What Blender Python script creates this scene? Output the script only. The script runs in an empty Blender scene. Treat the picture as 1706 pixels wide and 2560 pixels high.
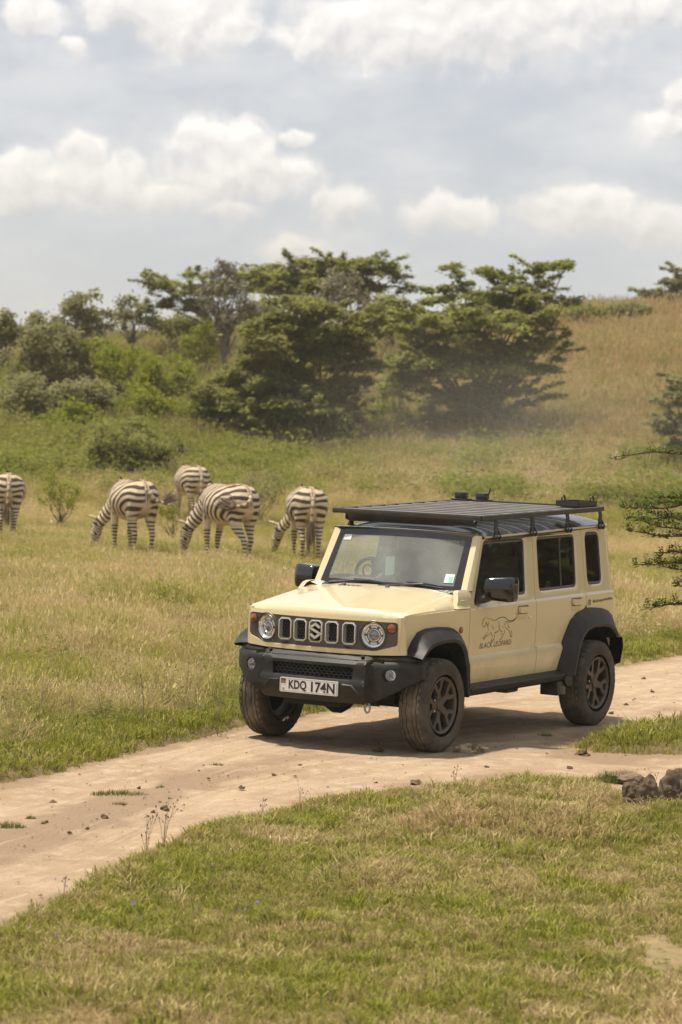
import bpy, bmesh, math, random
import numpy as np
from mathutils import Vector, Matrix, noise
from mathutils.geometry import delaunay_2d_cdt

SC = bpy.context.scene
COL = SC.collection
R = math.radians

# ------------------------------------------------------------------ camera
cam_d = bpy.data.cameras.new('camera')
cam = bpy.data.objects.new('camera', cam_d); COL.objects.link(cam)
RIGHT = Vector((0.99942, 0.001334, 0.03403)); UP = Vector((-0.034056, 0.039155, 0.998653)); FWD = Vector((0.0, 0.999232, -0.039177))
EYE = Vector((0, 0, 2.628))
cam.matrix_world = Matrix(((RIGHT.x, UP.x, -FWD.x, EYE.x), (RIGHT.y, UP.y, -FWD.y, EYE.y), (RIGHT.z, UP.z, -FWD.z, EYE.z), (0, 0, 0, 1)))
cam_d.sensor_fit = 'HORIZONTAL'; cam_d.sensor_width = 24.0; cam_d.lens = 7500 / 1706 * 24.0
cam_d.clip_start = 0.5; cam_d.clip_end = 8000
cam_d.dof.use_dof = True; cam_d.dof.focus_distance = 22.0; cam_d.dof.aperture_fstop = 4.6
SC.camera = cam
SC.render.resolution_x, SC.render.resolution_y = 682, 1024

# ------------------------------------------------------------------ sky, sun, exposure
SUN_EL, SUN_AZ = R(72), R(-80)          # azimuth from +Y towards +X
w = bpy.data.worlds.new('World'); SC.world = w; w.use_nodes = True
nt = w.node_tree; nt.nodes.clear()
def wn(t, **k):
    n = nt.nodes.new(t)
    for a, b in k.items(): setattr(n, a, b)
    return n
def put(n, i, v):
    if isinstance(v, bpy.types.NodeSocket): n.id_data.links.new(v, n.inputs[i])
    else: n.inputs[i].default_value = v
def wm(op, a, b=0.0, c=0.0, clamp=False):
    n = wn('ShaderNodeMath', operation=op, use_clamp=clamp); put(n, 0, a); put(n, 1, b); put(n, 2, c); return n.outputs[0]
def wv(op, a, b=(0, 0, 0)):
    n = wn('ShaderNodeVectorMath', operation=op); put(n, 0, a); put(n, 1, b)
    return n.outputs['Value'] if op in ('LENGTH', 'DOT_PRODUCT') else n.outputs[0]
def wmix(f, a, b):
    n = wn('ShaderNodeMix', data_type='RGBA'); put(n, 0, f); put(n, 6, a); put(n, 7, b); return n.outputs[2]
def wnoise(v, s, d=5, r=.55, off=None):
    n = wn('ShaderNodeTexNoise'); put(n, 'Vector', v); n.inputs['Scale'].default_value = s; n.inputs['Detail'].default_value = d; n.inputs['Roughness'].default_value = r
    return n.outputs[0]
def wss(x, a, b):
    n = wn('ShaderNodeMapRange', interpolation_type='SMOOTHSTEP'); put(n, 0, x); put(n, 1, a); put(n, 2, b); return n.outputs[0]
dirv = wn('ShaderNodeTexCoord').outputs['Generated']
sep = wn('ShaderNodeSeparateXYZ'); put(sep, 0, dirv)
az = wm('MULTIPLY', wm('ARCTAN2', sep.outputs[0], sep.outputs[1]), 57.2958)
el = wm('MULTIPLY', wm('ARCSINE', sep.outputs[2]), 57.2958)
cmb = wn('ShaderNodeCombineXYZ'); put(cmb, 0, az); put(cmb, 1, el)
P0 = cmb.outputs[0]
# domain warp for billowing cloud edges
warp = wn('ShaderNodeTexNoise'); put(warp, 'Vector', P0); warp.inputs['Scale'].default_value = 1.1; warp.inputs['Detail'].default_value = 4; warp.inputs['Roughness'].default_value = .6
P1 = wv('ADD', P0, wv('MULTIPLY', wv('SUBTRACT', warp.outputs['Color'], (.5, .5, .5)), (.75, .55, 0)))
CLOUDS = [(-6.10,6.95,0.58,0.46,1),(-4.56,7.17,0.79,0.42,1),(-3.19,7.01,1.25,0.71,1),(-5.35,6.34,0.22,0.20,.6),(0.38,6.84,1.75,0.62,1),(2.46,7.28,2.49,0.91,.8),(4.95,7.58,1.83,0.46,.9),(-1.11,6.56,0.58,0.22,.8),
 (-6.10,3.79,1.00,0.52,1),(-5.15,4.37,0.52,0.38,1),(-4.52,3.93,0.79,0.46,.8),(-2.61,4.58,1.08,0.60,.7),(-2.19,4.13,1.58,0.50,.7),(-3.61,3.65,1.08,0.22,.9),(-2.36,3.42,0.62,0.22,.6),(-1.11,4.84,0.38,0.15,.9),(-1.28,4.21,0.58,0.27,.7),
 (-0.20,3.55,0.65,0.38,.6),(1.80,3.54,0.90,0.35,.8),(4.54,3.60,1.41,0.47,.9),(5.70,3.36,1.00,0.42,.7),(-1.11,2.72,0.71,0.27,.6),(6.37,5.82,0.54,0.37,.9),(5.87,5.32,0.66,0.33,.5)]
F = None; HS = None; WS = None
for (ca, ce, ra, re, st) in CLOUDS:
    q = wv('MULTIPLY', wv('SUBTRACT', P1, (ca, ce, 0)), (1 / (ra * 1.25), 1 / (re * 1.3), 0))
    f = wm('MULTIPLY', wm('SUBTRACT', 1.0, wv('LENGTH', q)), st)
    qs = wn('ShaderNodeSeparateXYZ'); put(qs, 0, q)
    wgt = wm('POWER', wm('MAXIMUM', f, 0.0), 1.5)
    hh = wm('MULTIPLY', wgt, qs.outputs[1])
    F = f if F is None else wm('MAXIMUM', F, f)
    HS = hh if HS is None else wm('ADD', HS, hh)
    WS = wgt if WS is None else wm('ADD', WS, wgt)
relh = wm('DIVIDE', HS, wm('ADD', WS, .02))
n1 = wnoise(P1, 1.3, 5, .5)
n1u = wnoise(wv('ADD', P1, (-.12, .20, 0)), 1.3, 5, .5)
ff_ = wm('ADD', F, wm('MULTIPLY', wm('SUBTRACT', n1, .5), .85))
dens = wm('ADD', wm('MULTIPLY', wss(ff_, .0, .34), .72), wm('MULTIPLY', wss(ff_, -.45, .35), .28))
lit = wm('ADD', wm('ADD', .62, wm('MULTIPLY', relh, .55)), wm('MULTIPLY', wm('SUBTRACT', n1, n1u), 1.5), clamp=True)
ccol = wmix(lit, (.45, .452, .465, 1), (.76, .735, .70, 1))
ccol = wmix(wss(el, 5.0, 2.2), ccol, wmix(lit, (.45, .45, .445, 1), (.60, .57, .53, 1)))
# thin veil between the clouds, and the same broken cloud over the rest of the sky
veiln = wnoise(wv('MULTIPLY', P0, (.35, .8, 1)), .8, 5, .55)
veil = wmix(wss(veiln, .38, .66), (.40, .42, .46, 1), (.53, .53, .535, 1))
veil = wmix(wss(el, 7.0, 1.0), veil, wmix(.5, veil, (.43, .435, .44, 1)))
far = wss(wnoise(dirv, 3.2, 6, .55), .46, .62)
out = wm('MAXIMUM', wss(wm('ABSOLUTE', az), 8.0, 14.0), wss(el, 8.5, 14.0))
dens_all = wm('MAXIMUM', dens, wm('MULTIPLY', wm('MULTIPLY', far, out), .8))
ccol = wmix(out, ccol, (.58, .57, .555, 1))
sky = wn('ShaderNodeTexSky', sky_type='NISHITA'); sky.sun_disc = False; sky.sun_elevation = SUN_EL; sky.sun_rotation = SUN_AZ
sky.altitude = 1600; sky.air_density = 1.0; sky.dust_density = 1.5
veil10 = wv('SCALE', veil); veil10.node.inputs['Scale'].default_value = 10.0
base = wmix(.88, sky.outputs[0], veil10)
c10 = wv('SCALE', ccol); c10.node.inputs['Scale'].default_value = 10.0
skycol = wmix(dens_all, base, c10)
bg = wn('ShaderNodeBackground'); put(bg, 0, skycol); bg.inputs[1].default_value = 0.1
wo = wn('ShaderNodeOutputWorld'); nt.links.new(bg.outputs[0], wo.inputs[0])

sun_d = bpy.data.lights.new('sun', 'SUN'); sun_d.energy = 4.0; sun_d.angle = R(4.0); sun_d.color = (1.0, .915, .79)
sun = bpy.data.objects.new('sun', sun_d); COL.objects.link(sun)
sdir = Vector((math.sin(SUN_AZ) * math.cos(SUN_EL), math.cos(SUN_AZ) * math.cos(SUN_EL), math.sin(SUN_EL)))
sun.rotation_euler = sdir.to_track_quat('Z', 'Y').to_euler(); sun.location = sdir * 60
vs = SC.view_settings; vs.view_transform = 'Standard'; vs.look = 'None'; vs.gamma = 1.0; vs.use_curve_mapping = False; vs.exposure = 0.55
SC.cycles.max_bounces = 6; SC.cycles.transparent_max_bounces = 16
SC.cycles.use_denoising = True

# ------------------------------------------------------------------ helpers
def tag(o, label=None, cat=None, group=None, kind=None):
    if label: o['label'] = label
    if cat: o['category'] = cat
    if group: o['group'] = group
    if kind: o['kind'] = kind
    return o
def at(u, v, Y):
    """world point seen at picture position (u, v) of the 1568 px wide picture, at depth Y"""
    k = 1706 / 1568
    d = RIGHT * ((u * k - 853) / 7500) + UP * (-(v * k - 1280) / 7500) + FWD
    return EYE + d * (Y / d.y)
def empty(name, loc=(0, 0, 0), rz=0, parent=None):
    o = bpy.data.objects.new(name, None); COL.objects.link(o); o.location = loc; o.rotation_euler = (0, 0, rz); o.empty_display_size = .2
    if parent: o.parent = parent
    return o
def mesh_obj(name, me, mat=None, parent=None, sharp=35):
    if mat: me.materials.append(mat)
    if sharp is not None:
        me.polygons.foreach_set('use_smooth', np.ones(len(me.polygons), bool)); me.set_sharp_from_angle(angle=R(sharp))
    o = bpy.data.objects.new(name, me); COL.objects.link(o)
    if parent: o.parent = parent
    return o
def mk(name, V, F, mat=None, parent=None, sharp=35):
    me = bpy.data.meshes.new(name); me.from_pydata([tuple(v) for v in V], [], F); me.update()
    return mesh_obj(name, me, mat, parent, sharp)
def np_mesh(name, V, F, mat=None, parent=None, attrs=None, sharp=None, smooth=False):
    """V (n,3), F (m,k) same-sized faces"""
    V = np.asarray(V, np.float32); F = np.asarray(F, np.int32); m, k = F.shape
    me = bpy.data.meshes.new(name); me.vertices.add(len(V)); me.vertices.foreach_set('co', V.ravel())
    me.loops.add(m * k); me.loops.foreach_set('vertex_index', F.ravel())
    me.polygons.add(m); me.polygons.foreach_set('loop_start', np.arange(0, m * k, k, dtype=np.int32))
    me.update(calc_edges=True)
    for an, arr in (attrs or {}).items():
        a = me.attributes.new(an, 'FLOAT', 'POINT'); a.data.foreach_set('value', np.asarray(arr, np.float32))
    if smooth: me.polygons.foreach_set('use_smooth', np.ones(m, bool))
    return mesh_obj(name, me, mat, parent, sharp)

class MB:
    def __init__(s): s.V = []; s.F = []
    def add(s, V, F):
        n = len(s.V); s.V += [Vector(v) for v in V]; s.F += [tuple(i + n for i in f) for f in F]; return s
    def box(s, c, d, rot=None):
        c = Vector(c); x, y, z = (k / 2 for k in d)
        V = [Vector((i * x, j * y, k * z)) for i in (-1, 1) for j in (-1, 1) for k in (-1, 1)]
        if rot: V = [rot @ v for v in V]
        return s.add([c + v for v in V], [(0, 1, 3, 2), (4, 6, 7, 5), (0, 4, 5, 1), (2, 3, 7, 6), (0, 2, 6, 4), (1, 5, 7, 3)])
    def bbox(s, c, d, b=.01, rot=None):
        """bevelled box"""
        c = Vector(c); h = [k / 2 for k in d]; b = min(b, *(k * .49 for k in h))
        bm = bmesh.new(); bmesh.ops.create_cube(bm, size=1.0)
        for v in bm.verts: v.co = Vector((v.co.x * d[0], v.co.y * d[1], v.co.z * d[2]))
        bmesh.ops.bevel(bm, geom=list(bm.edges), offset=b, segments=2, affect='EDGES', profile=.5)
        bm.verts.index_update()
        V = [(rot @ v.co if rot else v.co) + c for v in bm.verts]; F = [[v.index for v in f.verts] for f in bm.faces]; bm.free()
        return s.add(V, F)
    def tube(s, pts, rad, n=6, cap=True):
        pts = [Vector(p) for p in pts]
        if not isinstance(rad, (list, tuple)): rad = [rad] * len(pts)
        V = []; ref = Vector((.123, .94, .31))
        for i, p in enumerate(pts):
            t = (pts[min(i + 1, len(pts) - 1)] - pts[max(i - 1, 0)])
            t = t.normalized() if t.length > 1e-9 else Vector((0, 0, 1))
            a = t.cross(ref); a = a.normalized() if a.length > 1e-3 else Vector((1, 0, 0)); b = t.cross(a)
            V += [p + (a * math.cos(2 * math.pi * k / n) + b * math.sin(2 * math.pi * k / n)) * rad[i] for k in range(n)]
        F = [(i * n + k, i * n + (k + 1) % n, (i + 1) * n + (k + 1) % n, (i + 1) * n + k) for i in range(len(pts) - 1) for k in range(n)]
        if cap: F += [tuple(range(n))[::-1], tuple((len(pts) - 1) * n + k for k in range(n))]
        return s.add(V, F)
    def lathe(s, prof, c=(0, 0, 0), axis='y', n=32, closed=False):
        """prof: (along axis, radius)"""
        c = Vector(c); V = []
        for (t, r) in prof:
            for k in range(n):
                a = 2 * math.pi * k / n; p = (math.cos(a) * r, math.sin(a) * r)
                V.append(c + {'y': Vector((p[0], t, p[1])), 'x': Vector((t, p[0], p[1])), 'z': Vector((p[0], p[1], t))}[axis])
        m = len(prof)
        F = []
        for i in range(m if closed else m - 1):
            for k in range(n):
                q = (i * n + k, i * n + (k + 1) % n, ((i + 1) % m) * n + (k + 1) % n, ((i + 1) % m) * n + k)
                F.append(q if axis != 'y' else q[::-1])
        return s.add(V, F)
    def prism(s, poly, f0, f1):
        """poly 2-D outline; f0,f1 map (u,v) to the two end caps"""
        n = len(poly); V = [f0(*p) for p in poly] + [f1(*p) for p in poly]
        F = [tuple(range(n))[::-1], tuple(range(n, 2 * n))] + [(i, (i + 1) % n, n + (i + 1) % n, n + i) for i in range(n)]
        return s.add(V, F)
    def loft(s, rows, closed=False):
        n = len(rows[0]); V = [p for r in rows for p in r]
        F = [(i * n + k, i * n + (k + 1) % n, (i + 1) * n + (k + 1) % n, (i + 1) * n + k) for i in range(len(rows) - 1) for k in range(n if closed else n - 1)]
        return s.add(V, F)
    def turn(s, c, a):
        m = Matrix.Rotation(a, 3, 'Z'); s.V = [c + m @ (v - c) for v in s.V]; return s
    def obj(s, name, mat, parent=None, sharp=35, fix=True):
        me = bpy.data.meshes.new(name); me.from_pydata([tuple(v) for v in s.V], [], s.F); me.update()
        if fix:
            bm = bmesh.new(); bm.from_mesh(me); bmesh.ops.recalc_face_normals(bm, faces=bm.faces); bm.to_mesh(me); bm.free()
        return mesh_obj(name, me, mat, parent, sharp)

def densify(poly, step, closed=True):
    out = []; n = len(poly)
    for i in range(n if closed else n - 1):
        a, b = poly[i], poly[(i + 1) % n]; L = math.hypot(b[0] - a[0], b[1] - a[1]); k = max(1, int(L / step + .5))
        out += [(a[0] + (b[0] - a[0]) * j / k, a[1] + (b[1] - a[1]) * j / k) for j in range(k)]
    if not closed: out.append(poly[-1])
    return out
def rounded(poly, r, n=4):
    out = []; m = len(poly)
    for i in range(m):
        p = Vector(poly[i]); a = Vector(poly[i - 1]) - p; b = Vector(poly[(i + 1) % m]) - p
        rr = min(r, a.length * .45, b.length * .45); p0 = p + a.normalized() * rr; p1 = p + b.normalized() * rr
        for k in range(n + 1):
            t = k / n; q = p0 * (1 - t) ** 2 + p * 2 * t * (1 - t) + p1 * t * t; out.append((q.x, q.y))
    return out
def area2(poly): return sum(poly[i - 1][0] * poly[i][1] - poly[i][0] * poly[i - 1][1] for i in range(len(poly))) / 2
def inset(poly, d):
    """move every corner inwards by d"""
    s = 1 if area2(poly) > 0 else -1; n = len(poly); out = []
    for i in range(n):
        a, p, b = Vector(poly[i - 1]), Vector(poly[i]), Vector(poly[(i + 1) % n])
        e0 = (p - a).normalized() if (p - a).length > 1e-9 else (b - p).normalized(); e1 = (b - p).normalized() if (b - p).length > 1e-9 else e0
        n0 = Vector((-e0.y, e0.x)); n1 = Vector((-e1.y, e1.x)); m = n0 + n1
        m = m / max(.35, m.length_squared) * 2
        q = p + m * (d * s); out.append((q.x, q.y))
    return out
def inside(p, poly):
    x, y = p; c = False; n = len(poly); j = n - 1
    for i in range(n):
        xi, yi = poly[i]; xj, yj = poly[j]
        if (yi > y) != (yj > y) and x < (xj - xi) * (y - yi) / (yj - yi) + xi: c = not c
        j = i
    return c
def segdist(p, polys):
    px, py = p; best = 9e9
    for poly in polys:
        n = len(poly)
        for i in range(n):
            ax, ay = poly[i - 1]; bx, by = poly[i]; dx, dy = bx - ax, by - ay; L = dx * dx + dy * dy
            t = 0 if L < 1e-12 else max(0, min(1, ((px - ax) * dx + (py - ay) * dy) / L))
            d = (px - ax - t * dx) ** 2 + (py - ay - t * dy) ** 2
            if d < best: best = d
    return math.sqrt(best)
def panel(name, outline, fmap, outward, mat, parent, holes=(), lines=(), step=.06, thick=.025, edge=.05, sharp=35, reveal=None, extra=()):
    """sheet-metal panel: 2-D outline with holes laid on the surface fmap(u,v), folded back by `thick` at every edge.
    lines: polylines (v as a function of u) along which the surface creases. reveal=(inset, depth): bevelled ledge round each hole."""
    outward = Vector(outward)
    if area2(outline) < 0: outline = outline[::-1]
    holes = [h if area2(h) > 0 else h[::-1] for h in holes]
    loops = [densify(outline, edge)] + [densify(h, edge) for h in holes]
    pts = []; edges = []
    for L in loops:
        n0 = len(pts); pts += L; edges += [(n0 + i, n0 + (i + 1) % len(L)) for i in range(len(L))]
    us = [p[0] for p in outline]; vs_ = [p[1] for p in outline]
    def ok(p, m): return inside(p, outline) and not any(inside(p, h) for h in holes) and segdist(p, [outline, *holes]) > m
    for fn in lines:
        u = min(us) + .01
        while u < max(us):
            p = (u, fn(u))
            if ok(p, .006): pts.append(p)
            u += edge
    pts += [p for p in extra if ok(p, .004)]
    nu = int((max(us) - min(us)) / step) + 1; nv = int((max(vs_) - min(vs_)) / step) + 1
    for i in range(nu):
        for j in range(nv):
            p = (min(us) + (i + .5 * (j % 2)) * step + .003, min(vs_) + j * step + .004)
            if ok(p, step * .4) and all(abs(p[1] - fn(p[0])) > step * .25 for fn in lines): pts.append(p)
    vo, eo, fo, *_ = delaunay_2d_cdt([Vector(p) for p in pts], edges, [], 0, 1e-6)
    V2 = [(v.x, v.y) for v in vo]; F = []
    for f in fo:
        c = (sum(V2[i][0] for i in f) / len(f), sum(V2[i][1] for i in f) / len(f))
        if inside(c, outline) and not any(inside(c, h) for h in holes): F.append(tuple(f))
    V = [Vector(fmap(*p)) for p in V2]
    if F:
        nrm = sum(((V[f[1]] - V[f[0]]).cross(V[f[2]] - V[f[0]]) for f in F), Vector())
        if nrm.dot(outward) < 0: F = [f[::-1] for f in F]
    # fold the borders back
    cnt = {}
    for f in F:
        for i in range(len(f)):
            cnt[(f[i], f[(i + 1) % len(f)])] = 1
    bnd = [e for e in cnt if (e[1], e[0]) not in cnt]
    back = {}
    hpts = [inset(h, reveal[0]) for h in holes] if reveal else None
    dens_h = [densify(h, edge) for h in holes]; dens_i = []
    if reveal:
        for h in dens_h: dens_i.append(inset(h, reveal[0]))
    def mkback(i):
        if i in back: return back[i]
        p = V2[i]; q = None
        if reveal:
            for h, hi in zip(dens_h, dens_i):
                for a, b in zip(h, hi):
                    if abs(a[0] - p[0]) + abs(a[1] - p[1]) < 1e-4: q = Vector(fmap(*b)) - outward * reveal[1]
        V.append(q if q is not None else V[i] - outward * thick); back[i] = len(V) - 1; return back[i]
    for (a, b) in bnd: F.append((b, a, mkback(a), mkback(b)))
    return mk(name, V, F, mat, parent, sharp)

# ------------------------------------------------------------------ materials
def mat_new(name):
    m = bpy.data.materials.new(name); m.use_nodes = True; return m, m.node_tree, m.node_tree.nodes['Principled BSDF']
def M(name, col, rough=.5, metal=0.0, coat=0.0, var=0.0, vscale=20, bump=0.0, bscale=80, spec=.5, dust=0.0, dustcol=(.32, .24, .15), dscale=6, dz=None):
    """principled with albedo mottling, dust in noise patches and fine relief"""
    m, t, b = mat_new(name); N = t.nodes; L = t.links
    b.inputs['Roughness'].default_value = rough; b.inputs['Metallic'].default_value = metal; b.inputs['Coat Weight'].default_value = coat; b.inputs['Coat Roughness'].default_value = .06
    b.inputs['Specular IOR Level'].default_value = spec; b.inputs['Base Color'].default_value = (*col, 1)
    tc = N.new('ShaderNodeTexCoord'); src = None
    def noise_(s, d=4, r=.6):
        n = N.new('ShaderNodeTexNoise'); n.inputs['Scale'].default_value = s; n.inputs['Detail'].default_value = d; n.inputs['Roughness'].default_value = r; L.new(tc.outputs['Object'], n.inputs['Vector']); return n.outputs[0]
    if var > 0:
        mx = N.new('ShaderNodeMix'); mx.data_type = 'RGBA'; L.new(noise_(vscale), mx.inputs[0])
        mx.inputs[6].default_value = (*[c * (1 - var) for c in col], 1); mx.inputs[7].default_value = (*[min(1, c * (1 + var)) for c in col], 1); src = mx.outputs[2]
    if dust > 0:
        mr = N.new('ShaderNodeMapRange'); L.new(noise_(dscale, 8, .7), mr.inputs[0]); mr.inputs[1].default_value = .42; mr.inputs[2].default_value = .75; mr.inputs[4].default_value = dust
        fac = mr.outputs[0]
        if dz:
            sx = N.new('ShaderNodeSeparateXYZ'); L.new(tc.outputs['Object'], sx.inputs[0]); m2 = N.new('ShaderNodeMapRange'); L.new(sx.outputs[2], m2.inputs[0]); m2.inputs[1].default_value = dz[1]; m2.inputs[2].default_value = dz[0]
            mu = N.new('ShaderNodeMath'); mu.operation = 'MULTIPLY'; L.new(fac, mu.inputs[0]); L.new(m2.outputs[0], mu.inputs[1]); fac = mu.outputs[0]
        mx = N.new('ShaderNodeMix'); mx.data_type = 'RGBA'; L.new(fac, mx.inputs[0]); mx.inputs[6].default_value = (*col, 1)
        if src: L.new(src, mx.inputs[6])
        mx.inputs[7].default_value = (*dustcol, 1); src = mx.outputs[2]
        ra = N.new('ShaderNodeMapRange'); L.new(fac, ra.inputs[0]); ra.inputs[3].default_value = rough; ra.inputs[4].default_value = .85; L.new(ra.outputs[0], b.inputs['Roughness'])
    if src: L.new(src, b.inputs['Base Color'])
    if bump > 0:
        bp = N.new('ShaderNodeBump'); bp.inputs['Strength'].default_value = bump; bp.inputs['Distance'].default_value = .01; L.new(noise_(bscale, 6, .65), bp.inputs['Height']); L.new(bp.outputs[0], b.inputs['Normal'])
    return m
def glass_mat(name, tint, refl=1.0, dust=0.0):
    m = bpy.data.materials.new(name); m.use_nodes = True; t = m.node_tree; N = t.nodes; L = t.links; N.clear()
    tr = N.new('ShaderNodeBsdfTransparent'); tr.inputs[0].default_value = (*tint, 1)
    gl = N.new('ShaderNodeBsdfGlossy'); gl.inputs['Roughness'].default_value = .02; gl.inputs[0].default_value = (refl, refl, refl, 1)
    fr = N.new('ShaderNodeFresnel'); ge = N.new('ShaderNodeNewGeometry'); im = N.new('ShaderNodeMapRange'); L.new(ge.outputs['Backfacing'], im.inputs[0]); im.inputs[3].default_value = 1.5; im.inputs[4].default_value = 1 / 1.5; L.new(im.outputs[0], fr.inputs[0])
    mx = N.new('ShaderNodeMixShader'); L.new(fr.outputs[0], mx.inputs[0]); L.new(tr.outputs[0], mx.inputs[1]); L.new(gl.outputs[0], mx.inputs[2]); last = mx.outputs[0]
    if dust > 0:  # pale diffuse film; on the windscreen it also stands in for sky reflection
        df = N.new('ShaderNodeBsdfDiffuse'); df.inputs[0].default_value = (.50, .52, .49, 1)
        tc = N.new('ShaderNodeTexCoord'); nz = N.new('ShaderNodeTexNoise'); nz.inputs['Scale'].default_value = 3.5; nz.inputs['Detail'].default_value = 6; L.new(tc.outputs['Object'], nz.inputs['Vector'])
        mr = N.new('ShaderNodeMapRange'); L.new(nz.outputs[0], mr.inputs[0]); mr.inputs[1].default_value = .3; mr.inputs[2].default_value = .7; mr.inputs[3].default_value = dust * .5; mr.inputs[4].default_value = dust
        m2 = N.new('ShaderNodeMixShader'); L.new(mr.outputs[0], m2.inputs[0]); L.new(last, m2.inputs[1]); L.new(df.outputs[0], m2.inputs[2]); last = m2.outputs[0]
    o = N.new('ShaderNodeOutputMaterial'); L.new(last, o.inputs[0]); return m
def leaf_mat(name, c0, c1, attr=True, trans=.35, dry=None):
    """foliage: colour between c0 and c1 by per-leaf tint, part of the light passes through"""
    m = bpy.data.materials.new(name); m.use_nodes = True; t = m.node_tree; N = t.nodes; L = t.links; N.clear()
    a = N.new('ShaderNodeAttribute'); a.attribute_name = 'tint'
    mx = N.new('ShaderNodeMix'); mx.data_type = 'RGBA'; L.new(a.outputs['Fac'], mx.inputs[0]); mx.inputs[6].default_value = (*c0, 1); mx.inputs[7].default_value = (*c1, 1); col = mx.outputs[2]
    if dry is not None:
        b = N.new('ShaderNodeAttribute'); b.attribute_type = 'INSTANCER'; b.attribute_name = 'dry'
        m2 = N.new('ShaderNodeMix'); m2.data_type = 'RGBA'; L.new(b.outputs['Fac'], m2.inputs[0]); L.new(col, m2.inputs[6])
        m3 = N.new('ShaderNodeMix'); m3.data_type = 'RGBA'; L.new(a.outputs['Fac'], m3.inputs[0]); m3.inputs[6].default_value = (*dry[0], 1); m3.inputs[7].default_value = (*dry[1], 1)
        L.new(m3.outputs[2], m2.inputs[7]); col = m2.outputs[2]
    d = N.new('ShaderNodeBsdfDiffuse'); L.new(col, d.inputs[0])
    tr = N.new('ShaderNodeBsdfTranslucent'); L.new(col, tr.inputs[0])
    s = N.new('ShaderNodeMixShader'); s.inputs[0].default_value = trans; L.new(d.outputs[0], s.inputs[1]); L.new(tr.outputs[0], s.inputs[2])
    o = N.new('ShaderNodeOutputMaterial'); L.new(s.outputs[0], o.inputs[0]); return m

# ------------------------------------------------------------------ ground, track, hill
KY = [(-300, .2), (0, 0), (31, 0), (57, -.58), (67, -.86), (77, -.80), (95, .86), (150, 5.5), (168, 5.8), (240, 4.0), (600, -8), (7000, -60)]
def base_h(X, Y):
    X = np.asarray(X, float); Y = np.asarray(Y, float)
    ys = np.array([k[0] for k in KY]); hs = np.array([k[1] for k in KY])
    d = np.gradient(hs, ys); d[1:4] *= .5; d[2] = 0; d[1] = 0
    i = np.clip(np.searchsorted(ys, Y) - 1, 0, len(ys) - 2)
    t = np.clip((Y - ys[i]) / (ys[i + 1] - ys[i]), 0, 1); hh = ys[i + 1] - ys[i]
    z = (2*t**3-3*t**2+1)*hs[i] + (t**3-2*t**2+t)*hh*d[i] + (-2*t**3+3*t**2)*hs[i+1] + (t**3-t**2)*hh*d[i+1]
    s = np.clip(1 + .0125 * X, .55, 1.35)
    return np.where(Y > 80, (z + .5) * s - .5, z)
EDGE_FAR = [(-9, 7.5), (-4, 15.6), (-2.17, 19.51), (-1.93, 20.02), (-1.70, 20.67), (-1.45, 21.37), (-1.11, 22.14), (-.71, 23.4), (.11, 24.99), (2.85, 30.05), (3.64, 31.46), (8, 39.5), (20, 61)]
EDGE_NEAR = [(-9, -1), (-4, 8.0), (-1.57, 14.3), (-1.42, 14.87), (-1.26, 15.63), (-1.0, 16.89), (-.73, 17.89), (-.17, 19.07), (.40, 19.74), (1.0, 20.45), (1.32, 20.72), (1.74, 20.70), (1.95, 19.6), (2.35, 19.3), (3.2, 21.5), (4.2, 24.0), (8, 31.5), (20, 52)]
def yfar(X): return np.interp(X, [e[0] for e in EDGE_FAR], [e[1] for e in EDGE_FAR])
def ynear(X): return np.interp(X, [e[0] for e in EDGE_NEAR], [e[1] for e in EDGE_NEAR])
def fbm(X, Y, s, o=3, seed=0.0):
    X = np.asarray(X, float); Y = np.asarray(Y, float)
    return np.array([noise.fractal(Vector((x * s + seed, y * s, seed * 1.7)), .8, 2.0, o) for x, y in zip(X.ravel(), Y.ravel())]).reshape(X.shape)
def track_d(X, Y):
    """metres inside the dirt track (negative: outside on the grass)"""
    d = np.minimum(Y - ynear(X), yfar(X) - Y) * .5
    # the green island right of the rear wheel
    ix, iy = X - 2.75, Y - 23.55
    a = ix * .55 + iy * .83; b = -ix * .83 + iy * .55
    isl = (1 - np.sqrt((a / 1.45) ** 2 + (b / .62) ** 2)) * .6
    return np.minimum(d, -isl)
def ground_h(X, Y, D=None):
    X = np.asarray(X, float); Y = np.asarray(Y, float)
    D = track_d(X, Y) if D is None else D
    z = base_h(X, Y)
    o = np.clip((-D + .05) / .3, 0, 1); o = o * o * (3 - 2 * o)
    z = z - .035 + o * .085
    near = np.abs(Y) < 200
    n1 = np.zeros_like(X); n1[near] = fbm(X[near], Y[near], .9, 3, 3.1)
    n2 = np.zeros_like(X); n2[near] = fbm(X[near], Y[near], .07, 3, 8.2)
    for (cx, cy, rx, ry, hh) in HUMPS: z = z + hh * np.exp(-((X - cx) / rx) ** 2 - ((Y - cy) / ry) ** 2)
    return z + o * n1 * .035 + np.clip((Y - 35) / 60, 0, 1) * n2 * .35
HUMPS = [(1.20, 17.9, .50, .40, .13), (.72, 17.9, .26, .28, .07), (.25, 16.1, .3, .3, .05), (2.15, 18.3, .32, .4, .12), (.55, 13.2, .25, .2, .04), (-.2, 14.2, .3, .25, .04), (1.0, 14.6, .35, .3, .04)]
BARE = [(1.80, 15.6, .24, .5), (1.62, 13.9, .20, 1.0), (1.25, 12.4, .25, .3), (2.1, 19.9, .40, .5)]
DRYB = [(1.15, 17.6, .55, .45), (.72, 17.7, .3, .3), (.2, 15.9, .3, .25), (1.5, 12.5, .5, .8), (-.9, 12.6, .35, .5), (.2, 12.8, .3, .2)]
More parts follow.
